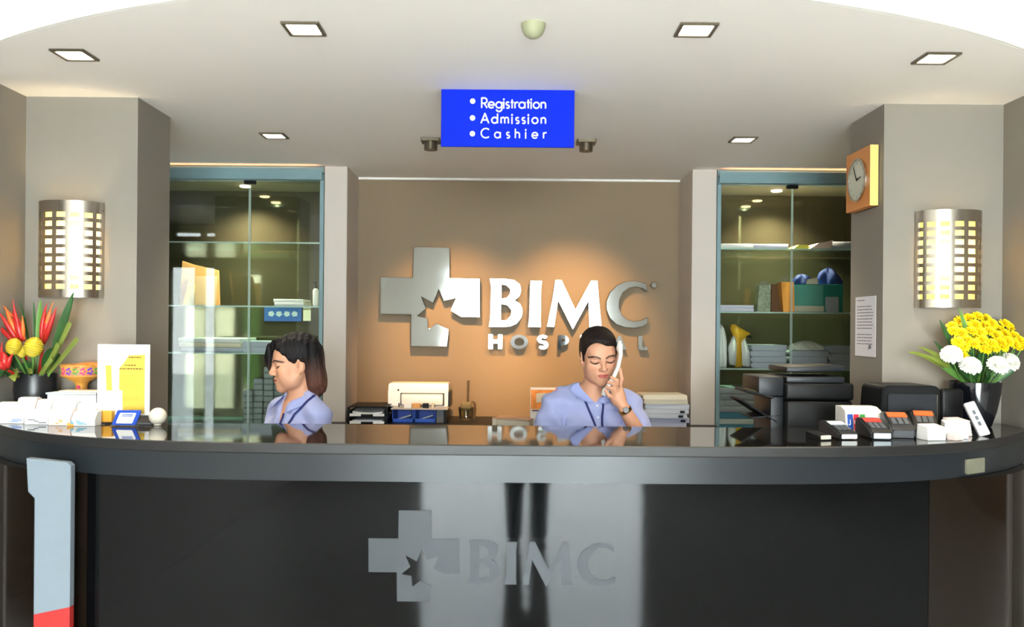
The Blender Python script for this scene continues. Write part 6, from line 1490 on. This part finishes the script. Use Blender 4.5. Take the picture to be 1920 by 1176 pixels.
# ================================================================ woman in profile
def build_bob_person():
    Yc = 3.45; hc = np.array(P(555, 679, Yc)); Rh = frame(PI + .36, .13, 0.0); sc = .965
    Rb = frame(PI + .80); nb = np.array(P(556, 742, Yc + .02)); base = np.array((nb[0] + .01, nb[1] + .01, 0.0)); sh = nb[2] - .052
    org = (float(base[0]), float(base[1]), 0.0)
    t = thing('person', 'person with a dark shoulder length bob in profile behind the counter', 'person', org)
    x0, x1 = base[0] - .33, base[0] + .33
    xs = graded(x0, x1, hc[0] - .13, hc[0] + .10, .0020, .007); ys = graded(Yc - .32, Yc + .30, hc[1] - .10, hc[1] + .09, .0020, .007); zs = graded(.02, 1.52, hc[2] - .14, hc[2] + .12, .0020, .012)
    WB = lambda p: base + Rb @ np.array(p); WDT = .82
    Bd = Field(xs, ys, zs); body_dims(Bd, Rb, base, sh, -.006, WDT); legs(Bd, Rb, base, .72, -.006)
    Bd.cap(nb + np.array((.006, 0, -.035)), hc + Rh @ np.array((0, -.026, -.060)), .051, .046, .03)
    head(Bd, Rh, hc, sc)
    arms = []
    for s in (-1, 1):
        a, e = WB((s * .142, 0, sh - .035)), WB((s * .180, .03, sh - .27)); w_ = WB((s * .14, .24, sh - .30)); arms.append((a, e))
        Bd.cap(a, e, .041, .034, .03); Bd.cap(e, w_, .033, .023, .02); Bd.ell(w_ + Rb @ np.array((0, .05, 0)), (.024, .045, .014), Rb, .015)
        for k in range(5):
            f0_ = w_ + Rb @ np.array(((k - 2) * .011 * 1.0, .085 if k != (0 if s > 0 else 4) else .04, 0)); Bd.cap(f0_, f0_ + Rb @ np.array(((k - 2) * .006, .055 - .006 * abs(k - 2), -.008)), .0080, .0065, .004)
    V, Q = Bd.mesh(1)
    skin = lin3(216, 160, 128); col = paint_head(V, Rh, hc, sc, skin, lin3(188, 100, 90), lin3(44, 30, 26), .0032)
    np_obj('body', V, Q, 'skin', t, org, col)
    # bob hair tucked behind the near ear, longer sweep on the far side
    W = lambda p: hc + Rh @ (np.array(p) * sc)
    Hf = Field(graded(hc[0] - .15, hc[0] + .20, -9, 9, .0026, .0026), graded(hc[1] - .17, hc[1] + .17, -9, 9, .0026, .0026), graded(hc[2] - .20, hc[2] + .15, -9, 9, .0026, .0026))
    Hf.ell(W((0, -.012, .040)), (.0835 * sc, .098 * sc, .0850 * sc), Rh, 0)
    Hf.ell(W((0, -.064, -.035)), (.078 * sc, .050 * sc, .100 * sc), Rh, .04)
    Hf.ell(W((.0, -.070, -.095)), (.070 * sc, .044 * sc, .062 * sc), Rh, .03)
    Hf.ell(W((.045, -.055, -.075)), (.035 * sc, .05 * sc, .07 * sc), Rh, .03)
    Hf.ell(W((-.045, -.068, -.080)), (.030 * sc, .032 * sc, .062 * sc), Rh, .02)
    # face window
    Hf.ell(W((-.030, .108, -.042)), (.100 * sc, .098 * sc, .116 * sc), Rh, .008, 'sub')
    Hf.ell(W((-.092, .004, -.030)), (.040 * sc, .031 * sc, .045 * sc), Rh, .006, 'sub')
    # far side sweep over the brow and cheek
    Hf.cap(W((-.012, .072, .094)), W((.040, .080, .066)), .013, .018, .025); Hf.ell(W((.053, .080, .022)), (.019 * sc, .042 * sc, .068 * sc), Rh, .03)
    Hf.cap(W((.066, .03, .02)), W((.076, .02, -.09)), .02, .014, .03)
    # near side wave over the temple
    Hf.cap(W((-.045, .062, .070)), W((-.074, .024, .018)), .013, .008, .015)
    Hf.noise(.0016, lambda X, Y, Z: np.sin(260 * (X - hc[0]) + 20 * Z) + np.sin(210 * (Y - hc[1]) - 14 * Z))
    V, Q = Hf.mesh(1); z = ((V - hc) @ Rh)[:, 2] / sc; f = np.clip((.02 - z) / .12, 0, 1)[:, None]
    np_obj('hair', V, Q, 'hair', t, org, lin3(20, 17, 19) * (1 - f) + lin3(92, 58, 46) * f)
    # shirt
    Sf = Field(graded(x0 - .03, x1 + .03, -9, 9, .0042, .0042), graded(Yc - .30, Yc + .28, -9, 9, .0042, .0042), graded(.60, 1.30, -9, 9, .0042, .0042))
    body_dims(Sf, Rb, base, sh, .007, WDT)
    for a, e in arms: Sf.cap(a, a + (e - a) * .75, .056, .057, .04)
    Sf.noise(.0055, lambda X, Y, Z: np.sin(34 * X + 50 * Z + 8 * Y) * np.sin(24 * X - 30 * Z + .7) + .5 * np.sin(70 * X + 46 * Z))
    for k in range(3): Sf.cap(np.array(P(577 + 9 * k, 772 + 3 * k, Yc - .17)), np.array(P(566 + 9 * k, 800, Yc - .19)), .004, .002, .012, 'sub')
    tip = WB((0, .125, sh - .06))
    for q_ in range(12):
        f = q_ / 11; Sf.ell(tip + np.array((0, 0, 1)) * (.135 * f) + Rb @ np.array((0, -.012 * f, 0)), (.004 + .046 * f, .075, .011), Rb, .006, 'sub')
    Sf.cap(nb + np.array((.004, 0, -.06)), nb + np.array((0, 0, .14)), .054, .064, .006, 'sub')
    for a, e in arms: dL = (e - a) / np.linalg.norm(e - a); Sf.cap(a + (e - a) * .75 + dL * .078, e + dL * .1, .057, None, .005, 'sub')
    V, Q = Sf.mesh(1); np_obj('shirt', V, Q, 'shirt_blue', t, org)
    cb = nb + np.array((.004, -.002, -.022))
    collar(t, org, Rb, cb, (.064, .064), WB((-.062, .105, sh - .012)), WB((.058, .108, sh - .012)), 'shirt_collar', .050)
    u = lambda px, py: (P(px, py, Yc - .14).x, P(px, py, Yc - .14).z)
    ribbon('lanyard', [u(585, 740), u(571, 753), u(556, 769), u(545, 780), u(536, 796), u(530, 815)], .0085, Sf, 'lanyard', t, org, .004)
    ribbon('lanyard', [u(520, 780), u(517, 794), u(515, 815)], .008, Sf, 'lanyard', t, org, .004)
    ribbon('placket', [u(536, 779), u(532, 795), u(529, 820)], .022, Sf, 'shirt_blue', t, org, .002)
    e_ = W((-.0745, -.002, -.048)); b = BM(); lathe(b, [(.0028, 0), (.0034, .002), (.001, .004)], 10, M=Matrix.Translation(Vector(e_) - Vector(org)) @ STAND); obj('earring', b, 'gold', t)
    Tf = Field(graded(x0, x1, -9, 9, .007, .007), graded(Yc - .25, Yc + .27, -9, 9, .007, .007), graded(.04, .84, -9, 9, .008, .008))
    Tf.ell(base + Rb @ np.array((0, -.012, .70)), (.178, .128, .12), Rb, 0); legs(Tf, Rb, base, .68, .012); V, Q = Tf.mesh(1); np_obj('trousers', V, Q, 'trousers_navy', t, org)
    shoes(t, base, Rb, org)
build_bob_person()

# ================================================================ the person taking the picture (shows in the counter front and the chrome)
def build_visitor():
    R = frame(PI / 2); base = np.array((.125, -.36, 0.)); sh = 1.38; org = (.125, -.36, 0.)
    t = thing('person', 'person in dark trousers facing the counter, mirrored in its front as two dark legs', 'person', org)
    g = lambda a, b: graded(a, b, -9, 9, .009, .009)
    W = lambda p: base + R @ np.array(p); hc = W((-.03, -.02, 1.60))
    Bd = Field(g(-.25, .5), g(-.62, .0), g(.02, 1.76)); body_dims(Bd, R, base, sh, -.004); legs(Bd, R, base, .90, -.004)
    Bd.cap(W((0, -.01, sh)), hc - np.array((0, 0, .07)), .055, .05, .03); head(Bd, R, hc, 1.0)
    ar = []
    for s in (-1, 1):
        a, e, w_ = W((s * .18, 0, sh - .02)), W((s * .20, .06, sh - .27)), W((s * .07 - .12, .22, 1.36)); ar.append((a, e))
        Bd.cap(a, e, .045, .036, .03); Bd.cap(e, w_, .035, .025, .02); Bd.cap(w_, w_ + np.array((0, .05, .04)), .026, .018, .02)
        for k in range(4): Bd.cap(w_ + np.array((0, .05, .02 + .016 * k)), w_ + np.array((-s * .04, .065, .03 + .016 * k)), .0085, .0075, .004)
        Bd.cap(w_ + np.array((0, .03, .03)), w_ + np.array((-s * .03, .035, .07)), .010, .008, .006)
    V, Q = Bd.mesh(1); np_obj('body', V, Q, 'skin', t, org, paint_head(V, R, hc, 1.0, lin3(205, 156, 126), lin3(160, 84, 76), lin3(30, 24, 20)))
    Hf = Field(g(-.02, .22), g(-.52, -.22), g(1.5, 1.74)); Hf.ell(hc + R @ np.array((0, -.02, .04)), (.08, .10, .082), R, 0); Hf.ell(hc + R @ np.array((0, .11, -.045)), (.075, .10, .10), R, .008, 'sub'); V, Q = Hf.mesh(1); np_obj('hair', V, Q, 'hair', t, org, np.tile(lin3(24, 20, 18), (len(V), 1)))
    Sf = Field(g(-.2, .46), g(-.6, -.1), g(.75, 1.5)); body_dims(Sf, R, base, sh, .009)
    for a, e in ar: Sf.cap(a, a + (e - a) * .8, .058, .056, .04)
    Sf.cap(W((0, 0, sh + .02)), W((0, 0, sh + .2)), .065, .075, .006, 'sub'); V, Q = Sf.mesh(1); np_obj('shirt', V, Q, mat('shirt_grey', (120, 124, 132), .8), t, org)
    Tf = Field(g(-.2, .46), g(-.6, -.1), g(.04, 1.0)); Tf.ell(W((0, -.012, .88)), (.18, .13, .12), R, 0); legs(Tf, R, base, .86, .012); V, Q = Tf.mesh(1); np_obj('trousers', V, Q, 'trousers_navy', t, org)
    shoes(t, base, R, org)
    ph = thing('phone', 'dark phone held up by the person facing the counter', 'phone', (0.0, -.10, 1.415))
    b = BM(); box(b, (-.075, -.004, -.037), (.075, .004, .037), .004); obj('case', b, 'black_plastic', ph)
build_visitor()
# ---------------------------------------------------------------- outside: trees beyond the hall windows
def tree(x, y, h, r_, seed, lb):
    t = thing('tree', lb, 'tree', (x, y, 0), group='trees outside the entrance windows'); r2 = random.Random(seed)
    b = BM(); tube(b, [(0, 0, 0), (.05, .02, h * .5), (0, 0, h * .8)], [.09, .07, .03], 10); obj('trunk', b, mat('bark', (96, 78, 60), .9, noise=.2), t)
    b = BM()
    for k in range(900):
        a, e, q = r2.uniform(0, 2 * PI), r2.uniform(-1, 1), r2.uniform(.3, 1) ** .5; c_ = Vector((r_ * q * math.cos(a) * math.sqrt(1 - e * e), r_ * q * math.sin(a) * math.sqrt(1 - e * e), h * .68 + r_ * 1.1 * q * e))
        M_ = Matrix.Translation(c_) @ Euler((r2.uniform(0, 6), r2.uniform(0, 6), r2.uniform(0, 6))).to_matrix().to_4x4(); s = r2.uniform(.06, .13)
        vs = [b.verts.new(M_ @ Vector(p)) for p in ((-s, 0, 0), (0, -s * .4, .02), (s, 0, 0), (0, s * .4, .02))]; b.faces.new(vs)
    obj('crown', b, mat('tree_green', (86, 140, 70), .6, noise=.3, scale=3), t)
tree(-3.45, -1.6, 2.2, .30, 1, 'leafy green tree outside the passage window, mirrored in the cabinet glass')
tree(-3.75, -2.6, 1.2, .35, 2, 'leafy green tree further out beyond the passage window')
